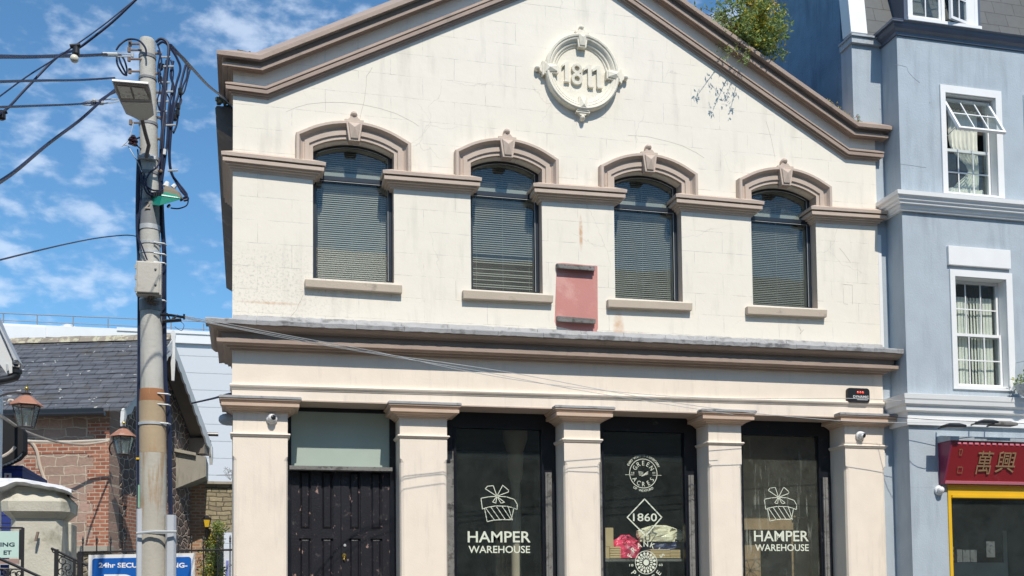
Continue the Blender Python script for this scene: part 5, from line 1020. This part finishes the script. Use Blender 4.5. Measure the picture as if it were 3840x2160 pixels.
# toothed brick quoins, lacing courses, and brick panels on the gable return
q = MB(); random.seed(4); z = 1.5; i = 0
while z < ze-.5:
    h = .082*3; slab(q, .0, .34+(.13 if i % 2 else 0), -.012, -.001, z, z+h-.001); z += h; i += 1
slab(q, .0, Ls, -.0125, -.0015, ze-1.02, ze-.78); q.build('brick_quoin', bL, SB)
q = MB(); z = 1.5; i = 0
while z < ze-1.9:
    h = .082*3; w = .9+(.2 if i % 2 else 0); v = [P3(a, b, zz) for a in (-.012, -.001) for b in (.9-(.2 if i % 2 else 0), 3.6) for zz in (z, z+h-.001)]; q.add(v, [(0,1,3,2),(4,6,7,5),(0,4,5,1),(2,3,7,6),(0,2,6,4),(1,5,7,3)]); z += h; i += 1
q.build('brick_return', bG, SB)
q = MB(); zk = at(320, 1905, 9).z
xk = (atp(92, 1700, C0, nL)-C0).dot(u1)
for i in range(13):
    h = .246; z = ze-1.1-.246*(i+1); slab(q, xk-.24-(.13 if i % 2 else 0), xk+.001, -.0135, -.0025, z, z+h-.001)
q.build('brick_jamb', bL, SB)
q = MB(); zp0, zp1 = atp(300, 2078, C0, nL).z, atp(300, 2050, C0, nL).z; slab(q, -.08, Ls, -.28, -.002, .12, zp0-.001); q.build('plinth_wall', masonry('mossy_rubble', ((.22,.19,.13),(.28,.23,.16),(.16,.14,.10)), (.35,.31,.24), 3.2, 1.8, .07, tuple(u1), (0,0,1)), SB)
M['coping'] = paint('stone_coping', (.36,.33,.27), .85, .12, (.2,.18,.12), .5, .7, 6, .6)
q = MB(); slab(q, -.12, Ls, -.34, -.003, zp0, zp1); q.build('plinth_coping', M['coping'], SB, bevel=.01)
# roof
q = MB()
def rp(a, b, dz=0.): t = 1-abs(b-WG/2)/(WG/2); return P3(a, b, ze+(zr-ze)*t+dz)
ov = .3
for b0, b1 in ((-ov, WG/2), (WG/2, WG+ov)):
    vs = [rp(-OH, b0, .06), rp(-OH, b1, .06), rp(Ls, b1, .06), rp(Ls, b0, .06)]; q.add(vs+[v+Vector((0,0,.05)) for v in vs], [(3,2,1,0),(4,5,6,7),(0,1,5,4),(1,2,6,5),(2,3,7,6),(3,0,4,7)])
q.build('roof', slate, SB)
# slates as slightly lifted courses
q = MB(); random.seed(12); nrow = 15
for j in range(nrow):
    b = -ov+(WG/2+ov)*j/nrow; q_ = (WG/2+ov)/nrow; a = -OH-random.uniform(0, .2)
    while a < 9:
        w = random.uniform(.26, .34); lift = random.uniform(.0, .012); p0, p1, p2, p3 = rp(a, b, .135+lift), rp(a+w-.006, b, .135+random.uniform(0, .012)), rp(a+w-.006, b+q_*1.02, .113), rp(a, b+q_*1.02, .113)
        q.add([p0, p1, p2, p3, p0-Vector((0,0,.02)), p1-Vector((0,0,.02))], [(0,1,2,3),(0,4,5,1)]); a += w
q.build('slates', slate, SB)
q = MB(); random.seed(2); a = -OH
while a < 9:
    w = random.uniform(.35, .5); q.loft([[P3(aa, WG/2+b, zr+z) for b, z in ((-.16,.05),(-.1,.15),(-.03,.2+dz),(.03,.2+dz),(.1,.15),(.16,.05))] for aa, dz in ((a+.004, random.uniform(0,.02)), (a+w, random.uniform(0,.02)))]); a += w+.004
q.build('ridge_tiles', paint('lichened_ridge', (.27,.23,.18), .9, .2, (.5,.47,.33), .47, .55, 7, .6), SB)
# gutter and bargeboards
q = MB(); q.tube([rp(-.05, -ov-.05, .03), rp(9, -ov-.05, .03)], .05, 8); slab(q, .0, 9, -ov-.02, -ov+.02, ze-.28, ze-.12); q.build('eaves_gutter', M['blk'], SB)
M['barge'] = paint('weathered_white_paint', (.62,.63,.62), .6, .06, (.4,.4,.38), .55, .75, 7, .15)
def barge(b0, b1, sgn):
    q = MB(); n = 30; top = []; bot = []
    for i in range(n+1):
        t = i/n; b = b0+(b1-b0)*t; c = rp(0, b, .1); sc = .055*abs(math.sin(t*pi*10)); w = .27+sc
        if t > .93 or t < .0: w = .27+.1*math.sin(t*40)
        if t > .97: w = .55*(1-t)/.03+.02
        top.append((b, c.z)); bot.append((b, c.z-w))
    ring = []
    for a in (-OH-.03, -OH+.015): ring.append([P3(a, b, 0)+Vector((0,0,z)) for b, z in top+bot[::-1]])
    for k in range(n): m = len(top)*2; idx = [k, k+1, m-2-k, m-1-k]; q.loft([[ring[0][i] for i in idx], [ring[1][i] for i in idx]])
    e = bot[-1]; q.loft([[P3(a, b, 0)+Vector((0,0,z)) for b, z in ((b1-.09*sgn, top[-1][1]-.02), (b1, top[-1][1]-.03), (b1+.03*sgn, top[-1][1]-.28), (b1-.02*sgn, top[-1][1]-.5), (b1-.07*sgn, top[-1][1]-.3))] for a in (-OH-.05, -OH+.03)])
    q.build('bargeboard', M['barge'], SB)
barge(WG/2, -ov-.04, -1); barge(WG/2, WG+ov+.04, 1)
q = MB(); f = P3(-OH-.03, WG/2, zr); q.loft([[f+Vector((s*w, d, z)) for s, d in ((-1,-.04),(1,-.04),(1,.04),(-1,.04))] for w, z in ((.03,-.9),(.05,-.5),(.045,.1),(.06,.2),(.02,.3))]); q.build('finial', M['barge'], SB)
q = MB()
for b0, b1 in ((-ov, WG/2), (WG/2, WG+ov)): q.add([rp(-OH+.02, b0, .05), rp(-OH+.02, b1, .05), rp(.0, b1, .05), rp(.0, b0, .05)], [(0,1,2,3)])
slab(q, -OH+.02, .0, WG-.1, WG+ov+.1, ze-.42, ze-.02); q.build('soffit', paint('soffit_boards', (.20,.175,.15), .8, .1), SB)
q = MB(); p0 = atp(690, 1626, C0+u2*WG, nL); q.tube([p0, p0+Vector((.85, 0, 0))], .05, 8); q.build('gutter_end', M['blk'], SB)
# cables and pipe on the stone wall
q = MB(); q.tube([atp(u, v, C0+nL*.03, nL) for u, v in ((88,1652),(115,1655),(138,1690),(150,1745),(165,1790),(178,1815))], .035, 6, sub=5); q.build('wall_pipe', paint('buff_pipe', (.50,.42,.34), .7), SB)
# ================================================================== garden wall beyond the gable
YG = 13.8; zc0, zc1 = at(800, 1817, YG).z, at(800, 1806, YG).z; xg0, xg1 = at(600, 1900, YG).x, 1.5
GW = thing('garden_wall', (xg0, YG, .12), 'tall rubble and brick garden wall with a stone coping between the stone building and the cream one', 'wall')
mW = bricks('green_rubble', ((.40,.34,.22),(.27,.23,.15),(.17,.15,.10)), (.12,.10,.07), .34, .115, .012, (1,0,0), (0,0,1), .9, 1.3, offset=.4, wob=.13, wsc=3, sq=.6, bd=.03); mW2 = bricks('old_orange_brick', ((.36,.17,.09),(.44,.25,.15),(.24,.12,.08)), (.42,.36,.27), .235, .082, .016, (1,0,0), (0,0,1), .9, 1.)
xs = at(770, 1900, YG).x; gx0 = at(838, 2000, YG).x; gz = at(850, 1990, YG).z
q = MB(); q.box(xs, gx0, YG, YG+.5, .12, zc0); q.box(gx0, xg1, YG, YG+.5, gz, zc0); q.build('rubble_face', mW, GW); q = MB(); q.box(xg0, xs-.001, YG-.02, YG+.5, .12, zc0); q.build('brick_face', mW2, GW)
q = MB(); q.box(xg0, xg1, YG-.12, YG+.55, zc0+.001, zc1); q.build('coping', M['coping'], GW, bevel=.01)
q = MB(); q.box(gx0-.16, gx0, YG-.06, YG-.021, .12, gz-.05); q.box(gx0-.2, xg1, YG-.06, YG-.022, gz-.05, gz+.06); q.build('gate_surround', M['coping'], GW)
# rendered block on the wall
a, b = at(672, 1816, 12.6), at(773, 1712, 12.6); RB = thing('rendered_block', (a.x, 12.6, a.z), 'grey rendered masonry block sitting on the end of the garden wall', 'block')
q = MB(); za = at(672,1690,12.6).z; q.loft([[Vector((x, y, z)) for x, z in ((a.x-.3, a.z-.2), (b.x, zc1+.003), (b.x, b.z), (a.x-.3, za))] for y in (12.6, 14.2)]); q.build('render', paint('grey_render', (.30,.28,.235), .85, .1, (.17,.16,.12), .48, .7, 4, .5, streak=True), RB)
q = MB(); zb = at(735, 1706, 12.55).z; q.loft([[Vector((x, y, z)) for x, z in ((a.x-.35, za+.004), (at(735,1700,12.6).x, zb-.02), (at(735,1700,12.6).x, zb+.05), (a.x-.35, za+.09))] for y in (12.5, 14.2)]); q.build('coping', M['coping'], RB)
# what shows through the gate: a pale car body behind bars
CG = thing('parked_car', (0, 17.5, .12), 'pale parked car glimpsed through the gateway beside the cream building', 'car')
x0, x1 = at(800, 2150, 17.5).x, at(900, 2150, 17.5).x+2.6; zq = at(855, 2130, 17.5).z
q = MB(); q.loft([[Vector((x, y, z)) for x, z in ((x0, .45), (x1, .45), (x1, 1.0), (x1-.7, 1.12), (x0+.1, 1.15), (x0, .9))] for y in (17.5, 19.2)]); q.build('body', paint('pale_car_paint', (.5,.56,.6), .3), CG, bevel=.05)
q = MB(); q.loft([[Vector((x, y, z)) for x, z in ((x0+.2, 1.15), (x1-.9, 1.12), (x1-1.5, 1.6), (x0+.6, 1.62))] for y in (17.6, 19.1)]); q.build('window', M['navy'], CG, bevel=.03)
for wx in (x0+.7, x1-.7): q = MB(); q.lathe((wx, 17.48, .45), [(.31,.0),(.33,.06),(.33,.2),(.31,.22)], 20, axis='Y'); q.build('wheel', M['blk'], CG)
SHED = thing('storage_container', (0, 24, .12), 'blue and white cabin glimpsed high through the gateway', 'cabin'); q = MB(); q.box(-1.5, 3.2, 20.5, 22.5, .12, 3.3); q.build('body', paint('cabin_white', (.6,.62,.64), .6), SHED); q = MB(); q.box(at(848,2050,20.4).x, at(858,2050,20.4).x, 20.44, 20.498, 2.0, 2.9); q.build('panel', paint('cabin_blue', (.2,.22,.5), .6), SHED)
# yellow lantern and creeper
p = at(776, 1962, YG-.3); YL = thing('wall_lantern', p, 'small lantern with yellow panes above the creeper on the garden wall', 'lantern'); q = MB(); q.loft([[p+Vector((s*w, d*w, z)) for s, d in ((-1,-1),(1,-1),(1,1),(-1,1))] for w, z in ((.05,-.13),(.105,.1),(.11,.11),(.03,.19))]); q.tube([p+Vector((0,0,-.13)), p+Vector((0,.1,-.5))], .04, 6); q.build('frame', M['blk'], YL)
q = MB(); q.loft([[p+Vector((s*w, -w*1.04-.004+.0*s, z)) for s, w in ((-.75,w0),(.75,w0))]+[p+Vector((.75*w0, -w0*1.04+.01, z)), p+Vector((-.75*w0, -w0*1.04+.01, z))] for w0, z in ((.06,-.1),(.1,.08))]); q.build('pane', paint('amber_glass', (.75,.48,.03), .3), YL)
random.seed(31); CR = thing('creeper', at(800, 2130, YG-.2), 'green creeper with yellow tips climbing the garden wall by the gateway', 'creeper'); q = MB(); qy = MB(); st = MB()
base = at(795, 2200, YG-.25); base.z = .12
for i in range(60):
    u = random.gauss(800, 20); v = random.uniform(1960, 2190); 
    if v < 2000: u = random.uniform(805, 838)
    p = at(u, v, YG-random.uniform(.1, .4)); leafclump(qy if (abs(u-787) < 14 and 1990 < v < 2030) else q, p, .15, 26, .075)
    if i % 5 == 0: st.tube([base, (base+p)/2+Vector((random.uniform(-.1,.1),0,0)), p], [.012, .004], 5, sub=3)
q.build('foliage', M['leaf'], CR); qy.build('yellow_foliage', M['leafy'], CR); st.build('stem', M['stem'], CR)
p = at(864, 1800, YG+.2); q = MB(); random.seed(6)
for i in range(9): q.tube([p, p+Vector((random.uniform(-.18,.12), 0, random.uniform(.08,.3))), p+Vector((random.uniform(-.25,.15), 0, random.uniform(.15,.4)))], .008, 4)
q.tube([p+Vector((-.35,0,.12)), p+Vector((.1,0,.14))], .014, 4); tag(q.build('dry_weed', M['greyband']), 'dry grey weed sticking up from the garden wall coping beside the cream building', 'weed')
# ================================================================== copper topped lanterns
M['copper'] = paint('copper_roof', (.36,.17,.11), .5, .12, (.5,.33,.26), .5, .7, 8, .2); M['lframe'] = paint('lantern_frame', (.06,.05,.05), .5, .2, (.2,.1,.07), .6, .75, 12); M['lglass'] = glass('lantern_glass', .16, (.5,.6,.56), .9)
def lantern(p, s, lab, arm):
    o = thing('lantern', p, lab, 'lantern', 'copper topped lanterns'); n = 6; rot = .3
    R6 = lambda r, z: [p+Vector((r*s*cos(2*pi*k/n+rot), r*s*sin(2*pi*k/n+rot), z*s)) for k in range(n)]
    q = MB(); q.loft([R6(.52, 0), R6(.5, .03), R6(.17, .3), R6(.13, .31)]); q.build('roof', M['copper'], o)
    q = MB(); q.lathe(p, [(.12*s,.31*s),(.12*s,.38*s),(.15*s,.385*s),(.1*s,.41*s),(.05*s,.42*s),(.04*s,.5*s)], 10); q.build('neck', M['lframe'], o)
    q = MB(); q.ball(p+Vector((0,0,.54*s)), .065*s, 10); q.tube([p+Vector((0,0,.56*s)), p+Vector((0,0,.66*s))], [.02*s, .006*s], 6); q.build('finial', M['brass'], o, smooth=True)
    q = MB(); a, b = R6(.40, -.02), R6(.24, -.68)
    for k in range(n): q.tube([a[k], b[k]], .018*s, 5); q.tube([a[k], a[(k+1) % n]], .018*s, 5); q.tube([b[k], b[(k+1) % n]], .02*s, 5)
    q.loft([R6(.24, -.68), R6(.2, -.72)]); q.build('frame', M['lframe'], o)
    q = MB(); q.loft([R6(.385, -.03), R6(.232, -.67)], False); q.build('pane', M['lglass'], o)
    q = MB(); q.lathe(p, [(.03*s,-.65*s),(.04*s,-.45*s),(.05*s,-.4*s),(.03*s,-.3*s)], 8); q.build('lamp_holder', M['grey'], o)
    q = MB(); q.tube([p+v for v in arm], .022*s*1.4, 6, sub=4); q.build('bracket', M['lframe'], o)
sc = .46
lantern(at(99, 1521, -1.5), .375, 'large copper topped lantern at the slate roof edge, nearer the frame edge', [Vector((0,0,.14)), Vector((-.2,.05,.15)), Vector((-.6,.15,.03)), Vector((-1.3,.3,.0))])
p = at(464, 1638, 8.2); lantern(p, .53, 'smaller copper topped lantern on the stone building corner beside the pole', [Vector((-.05,.0,.0)), Vector((-.25,.2,-.1)), Vector((-.33,.45,-.2)), Vector((-.3,.6,-.3))])
def wire2(pts, r, lab, m='rope'): q = MB(); q.tube([at(*p) for p in pts], r, 6, sub=7); return tag(q.build('slack_cable', M[m], smooth=True), lab, 'cable', 'pale slack cables')
M['rope'] = paint('pale_cable', (.55,.48,.40), .7, .1)
wire2([(-30,1535,-1),(20,1570,0),(90,1615,2),(170,1645,4),(230,1660,6),(300,1667,7.5),(350,1663,8),(405,1655,8.4)], .022, 'pale cable sagging from the frame edge across the brick wall to the lantern')
wire2([(88,1652,8.6),(140,1656,8.6),(250,1657,8.5),(330,1654,8.5),(412,1650,8.4)], .028, 'pale straight cable along the brick band of the stone building')
wire2([(30,1506,-1.6),(36,1500,-1.5),(48,1502,-1.5),(62,1520,-1.5)], .014, 'short pale cable loop feeding the large lantern')
# ================================================================== white gabled building at the frame edge
YE = -1.2; LB = thing('white_cottage', (-4.2, YE, .12), 'corner of a white boarded gable with black gutter at the photo\'s left edge', 'building')
q = MB(); P = [xz(-300, 700, YE), xz(44, 1402, YE), xz(30, 1412, YE), xz(-10, 1330, YE), xz(-300, 760, YE)]; P = [xz(-300,900,YE), xz(-20,1190,YE), xz(0,1228,YE), xz(45,1350,YE), xz(46,1398,YE), xz(26,1402,YE), xz(0,1370,YE), xz(-300,1100,YE)]
q.prism([xz(-60,1120,YE), xz(0,1232,YE), xz(45,1350,YE), xz(46,1398,YE), xz(26,1402,YE), xz(0,1366,YE), xz(-60,1290,YE)], YE, YE+.08); q.build('bargeboard', M['barge'], LB)
q = MB(); q.prism([xz(-60,1080,YE-.05), xz(0,1222,YE-.05), xz(62,1346,YE-.05), xz(66,1349,YE-.05), xz(52,1350,YE-.05), xz(0,1234,YE-.05), xz(-60,1110,YE-.05)], YE-.05, YE+.35); q.build('roof_edge', M['galv'], LB)
q = MB(); b0 = at(32, 1384, YE-.01); q.loft([[at(u, v, YE-d) for u, v in ((22,1364),(30,1366),(34,1388),(26,1392))] for d in (.001, .04)]); q.build('bargeboard_hole', M['grey'], LB)
q = MB(); q.tube([at(u, v, YE+.05) for u, v in ((-40,1436),(0,1428),(40,1420),(58,1412),(63,1396))], .05, 10, sub=4); q.tube([at(62,1400,YE+.05), at(62,1388,YE+.05)], .065, 10); q.tube([at(46,1376,YE+.05), at(76,1380,YE+.05)], .045, 8); q.build('gutter', M['blk'], LB, smooth=True)
q = MB(); xw = at(-70,1400,YE).x; q.box(xw-4, xw, YE+.1, YE+1.2, .12, at(0,1400,YE).z-.0); q.build('wall', M['wht'], LB)
# blue timber kiosk; a flat black sheet stands in for the shade inside the opening
YK = 1.5; KI = thing('timber_kiosk', (at(0,1800,YK).x, YK, .12), 'blue boarded kiosk below a black sheet standing for a shaded opening, edged with white scallops', 'kiosk')
mb_ = bricks('blue_boards', ((.015,.035,.20),(.02,.045,.25),(.012,.03,.16)), (.004,.008,.04), 6., .11, .008, (1,0,0), (0,0,1), .6, .6)
xk0, xk1 = at(-60,1800,YK).x, at(84,1800,YK).x; q = MB(); q.box(xk0-1, xk1, YK, YK+2, .12, at(50,1745,YK).z); q.build('wall', mb_, KI)
q = MB(); cc = at(-25, 1650, YK-.1); r = (at(88,1640,YK-.1)-cc).length; q.prism([xz(u, v, YK-.35) for u, v in ((-120,1570),(0,1552),(40,1562),(68,1584),(86,1612),(87,1690),(62,1716),(32,1731),(0,1743),(-120,1762))], YK-.35, YK-.02); q.build('opening_shade', paint('opening_shade_black', (.006,.006,.007), .8), KI)
q = MB(); q.tube([cc+Vector((r*1.0*cos(a), -.38, r*.82*sin(a))) for a in [R(-85+i*6) for i in range(11)]], .022, 6); q.build('opening_trim', M['rope'], KI)
q = MB()
for i in range(8): a = R(-78+i*6.2); q.ball(cc+Vector((r*1.12*cos(a)*1.0, -.2, r*.94*sin(a))), .055, 8, sc=(1,.3,1))
q.build('scallops', M['barge'], KI)
q = MB(); a = at(29, 1786, YK-.02); q.box(a.x-.045, a.x+.045, YK-.02, YK-.001, a.z-.045, a.z+.045); q.box(a.x-.015, a.x+.015, YK-.024, YK-.0205, a.z-.015, a.z+.02, 1); q.build('socket_box', [M['white'], M['redside']], KI)
# white tarpaulin
random.seed(14); YT = -1.42; q = MB(); n = 44; rows = []
topv = lambda u: 1793+ (0 if u < 70 else (u-70)*.17)+ (max(0, u-230)*.25)
for j in range(9):
    row = []
    for i in range(n+1):
        u = -60+328*i/n; v = topv(u)+j*(1.5+max(0, 60-u)*.045)+1.2*sin(i*.9+j*.6)*(j/8); row.append(at(u, v, YT-.02*sin(i*.8+j*.5)*(j/8)-.02*j+.0))
    rows.append(row)
back = [p+Vector((0, 1.3, .05)) for p in rows[0]]; q.loft([back]+rows, False, closed=False); q.loft([rows[-1], [p+Vector((0,.1,-.03)) for p in rows[-1]], [p+Vector((0,1.1,-.02)) for p in rows[-1]]], False, closed=False)
tag(q.build('tarpaulin', paint('white_cloth', (.70,.70,.70), .8, .08, (.5,.5,.52), .5, .7, 5, .5), smooth=True), 'white tarpaulin stretched over the stone gate pier', 'tarpaulin')
q = MB(); q.tube([at(-40,1806,YT+.1), at(262,1842,YT+.1)], .02, 6); q.tube([at(222,1845,YT+.12), at(236,1930,YT+.12), at(228,2030,YT+.12), at(222,2160,YT+.12)], .009, 6, sub=3); tag(q.build('tarpaulin_pole', M['blk']), 'dark bent pole holding up the corner of the white tarpaulin', 'pole')
q = MB(); a, b = at(222,1848,YT+.3), at(262,1900,YT+.3); q.add([at(222,1842,YT+.25), at(264,1838,YT+.25), at(256,1885,YT+.25), at(240,1900,YT+.3), at(230,1925,YT+.25)], [(0,1,2,3,4)]); q.v += [(x, y+.02, z) for x, y, z in q.v[:5]]; q.f.append((9,8,7,6,5)); q.mi.append(0); tag(q.build('shade_cloth', M['blk']), 'black cloth hanging below the corner of the white tarpaulin', 'cloth')
# ================================================================== stone gate pier
M['pier'] = paint('pier_stone', (.56,.53,.44), .85, .1, (.22,.21,.15), .48, .68, 4, .6)
YQ = -1.5; pc = at(131, 1917, YQ); GP = thing('gate_pier', (pc.x, YQ+.35, .12), 'square grey stone gate pier with a stepped chamfered cap under the tarpaulin', 'gate pier')
zz_ = lambda v: at(131, v, YQ).z
def oct_(w, z, c=.3): return [Vector((pc.x+x*w, YQ+.35+y*w, z)) for x, y in ((-1,-1+c),(-1+c,-1),(1-c,-1),(1,-1+c),(1,1-c),(1-c,1),(-1+c,1),(-1,1-c))]
q = MB(); q.loft([oct_(.285, .12, .02), oct_(.285, zz_(2060), .02), oct_(.285, zz_(1990), .2), oct_(.283, zz_(1945), .22)]); q.build('shaft', M['pier'], GP)
q = MB(); q.loft([oct_(.285, zz_(1944), .22), oct_(.36, zz_(1921), .25), oct_(.375, zz_(1917), .25), oct_(.385, zz_(1880), .25), oct_(.37, zz_(1872), .25), oct_(.30, zz_(1848), .25), oct_(.285, zz_(1824), .25), oct_(.24, zz_(1814), .25)]); q.build('cap', M['pier'], GP)
q = MB(); q.obox(at(138,2012,YQ-.02), X_*.012, Vector((0,.03,0)), Vector((.012,0,.055))); q.build('hinge_stub', M['brownarm'], GP)
# second lower pier behind with rubble infill
q = MB(); a, b = at(226,1960,.5), at(268,1960,.5); q.box(a.x, b.x, .5, 1.0, .12, a.z); tag(q.build('stone_post', M['pier'], bevel=.02), 'low mossy stone post between the gate pier and the spiked railings', 'post')
# ================================================================== railings, signs
YS2 = -2.8; M['iron'] = paint('black_iron', (.02,.02,.024), .45, .25, (.2,.08,.04), .66, .8, 14, .2)
FE = thing('iron_railing', (at(600,2069,YS2).x, YS2, .12), 'black iron railing with spear tips behind the blue parking sign', 'railing')
zr0 = at(300,2071,YS2).z; zr1 = at(865,2062,YS2).z; xr0, xr1 = at(292,2069,YS2).x, at(872,2062,YS2).x
q = MB(); q.tube([(xr0, YS2, zr0), (xr1+.0, YS2, zr1)], .011, 6); q.tube([(xr0, YS2, .4), (xr1, YS2, .4)], .011, 6); q.build('rail', M['iron'], FE)
for u in (311,363,415,468,520,572,626,669,719,764,817,863):
    a = at(u, 2009-(u-311)*.008, YS2); q = MB(); q.lathe((a.x, YS2, 0), [(.007,.3),(.007,a.z-.09),(.013,a.z-.075),(.009,a.z-.06),(.012,a.z-.04),(.001,a.z)], 6); q.build('bar', M['iron'], FE)
a = at(300, 2072, YS2); q = MB(); q.box(a.x-.024, a.x+.024, YS2-.024, YS2+.024, .12, a.z); q.build('post', M['iron'], FE)
q = MB(); a = at(192,2056,YS2); 
tag(FE); HR = thing('handrail', (a.x, YS2, .12), 'black sloping handrail with scrollwork panel in front of the stone pier', 'handrail')
q.tube([at(192,2056,YS2), at(292,2104,YS2), at(330,2122,YS2)], .014, 6); q.tube([at(192,2056,YS2), at(198,2070,YS2), at(292,2115,YS2)], .008, 5); q.build('rail', M['iron'], HR)
q = MB(); b = at(212,2060,YS2); q.box(b.x-.02, b.x+.02, YS2-.02, YS2+.02, .12, b.z); b = at(279,2100,YS2); q.box(b.x-.012, b.x+.012, YS2-.012, YS2+.012, .12, b.z); q.build('post', M['iron'], HR)
def scroll(q, u, v, r, a0, turns, d=1):
    c = at(u, v, YS2); q.tube([c+Vector((r*(1-t*.75)*cos(a0+d*t*turns*2*pi), 0, r*(1-t*.75)*sin(a0+d*t*turns*2*pi))) for t in [i/18 for i in range(19)]], .0065, 5)
q = MB(); scroll(q, 237, 2104, .05, 1.2, 1.2); scroll(q, 252, 2128, .055, 3.6, 1.3, -1); scroll(q, 232, 2146, .05, 0, 1.3); scroll(q, 262, 2150, .045, 2, 1.2); q.build('scrollwork', M['iron'], HR)
H2 = thing('handrail', (at(0,2100,-3.4).x, -3.4, .12), 'black handrail sloping down in front of the mint green sign', 'handrail'); q = MB(); q.tube([at(-60,2070,-3.4), at(60,2122,-3.4), at(160,2168,-3.4)], .016, 6); q.build('rail', M['iron'], H2)
q = MB(); YS3 = YS2; 
for (u, v, r, a) in ((8,2150,.05,0),(30,2146,.045,2),(52,2152,.05,1),(70,2150,.035,3)):
    c = at(u, v, -3.1); q.tube([c+Vector((r*(1-t*.7)*cos(a+t*8), 0, r*(1-t*.7)*sin(a+t*8))) for t in [i/16 for i in range(17)]], .007, 5)
q.tube([at(-20,2132,-3.1), at(80,2134,-3.1)], .009, 5); q.build('scrollwork', M['iron'], H2); b = at(30,2132,-3.1); q = MB(); q.box(b.x-.012, b.x+.012, -3.11, -3.09, .12, b.z); q.build('post', M['iron'], H2)
# mint sign
YM = -3.0; a, b = at(-75, 2092, YM), at(72, 1992, YM); MS = thing('notice_board', (b.x-.2, YM, .12), 'pale mint sign ending ING and ET in a black iron frame', 'sign')
q = MB(); q.box(a.x, b.x, YM-.01, YM+.01, a.z, b.z); q.build('panel', paint('mint_panel', (.50,.66,.60), .5, .04, bump=0), MS)
q = MB(); c = at(86, 1979, YM); q.box(c.x-.014, c.x+.014, YM-.014, YM+.014, .12, c.z); q.tube([(a.x, YM, b.z+.035), (c.x, YM, b.z+.035)], .01, 6); q.box(b.x+.001, c.x-.014, YM-.004, YM+.004, a.z-.02, b.z+.02); q.build('frame', M['iron'], MS)
q = MB(); px_text(q, 'ING', 1, 2034, 55, 2050, YM-.012, .03); q.build('upper_lettering', flat('dark_teal_ink', (.012,.05,.07), .6), MS); q = MB(); px_text(q, 'ET', 13, 2064, 43, 2080, YM-.012, .03); q.build('lower_lettering', flat('dark_teal_ink', (.012,.05,.07), .6), MS)
q = MB(); a, b = at(-75, 2118, YM), at(72, 2096, YM); q.box(a.x, b.x, YM-.008, YM+.01, a.z, b.z); q.box(a.x, b.x, YM-.012, YM-.0085, a.z, a.z+.008, 1); q.box(at(20,2103,YM).x, at(30,2103,YM).x, YM-.012, YM-.0085, at(20,2106,YM).z, at(20,2100,YM).z, 1); q.build('lower_panel', [paint('brown_panel', (.33,.22,.19), .6), M['grey']], MS)
# blue parking sign
YN = -2.9; PS = thing('parking_sign', (at(530,2160,YN).x, YN, .12), 'large blue and white secure parking sign behind the foot of the utility pole', 'sign')
c = [at(332,2081,YN), at(730,2074,YN)]; zt1, zt2 = c[0].z, c[1].z; zb_ = 1.35; q = MB(); q.prism([(c[0].x, zb_), (c[1].x, zb_), (c[1].x, zt2), (c[0].x, zt1)], YN, YN+.03); q.box(c[0].x+.1, c[0].x+.15, YN+.031, YN+.08, .12, 1.9); q.box(c[1].x-.15, c[1].x-.1, YN+.031, YN+.08, .12, 1.9); q.build('panel', M['white'], PS)
a, b = at(346,2094,YN-.002), at(717,2088,YN-.002); q = MB(); r = .03; pts = []
for cx, cz_, a0 in ((b.x-r, b.z-r, 0), (a.x+r, a.z-r, 90), (a.x+r, zb_+.04+r, 180), (b.x-r, zb_+.04+r, 270)): pts += [(cx+r*cos(R(a0+18*i)), cz_+r*sin(R(a0+18*i))) for i in range(6)]
q.prism(pts, YN-.004, YN-.0005); q.build('blue_field', paint('sign_blue', (.0,.10,.42), .45, .05, bump=0), PS)
q = MB(); px_text(q, '24hr SECURE PARKING-', 370, 2110, 703, 2129, YN-.006, .03)
a = at(390, 2154, YN-.006); q.box(a.x, a.x+.12, YN-.007, YN-.006, zb_+.1, a.z); 
cc_ = Vector((a.x+.2, 0, a.z-.13))
for i in range(20):
    a0, a1 = R(-90+180*i/20), R(-90+180*(i+1)/20); q.prism([(cc_.x+r_*cos(t), cc_.z+r_*sin(t)) for t, r_ in ((a0,.05),(a1,.05),(a1,.13),(a0,.13))], YN-.007, YN-.006)
q.box(a.x+.1, a.x+.2, YN-.0071, YN-.006, a.z-.08, a.z-.0005); q.box(a.x+.1, a.x+.2, YN-.0071, YN-.006, a.z-.26, a.z-.18); q.build('lettering', paint('sign_white', (.8,.8,.8), .5, 0, bump=0), PS)
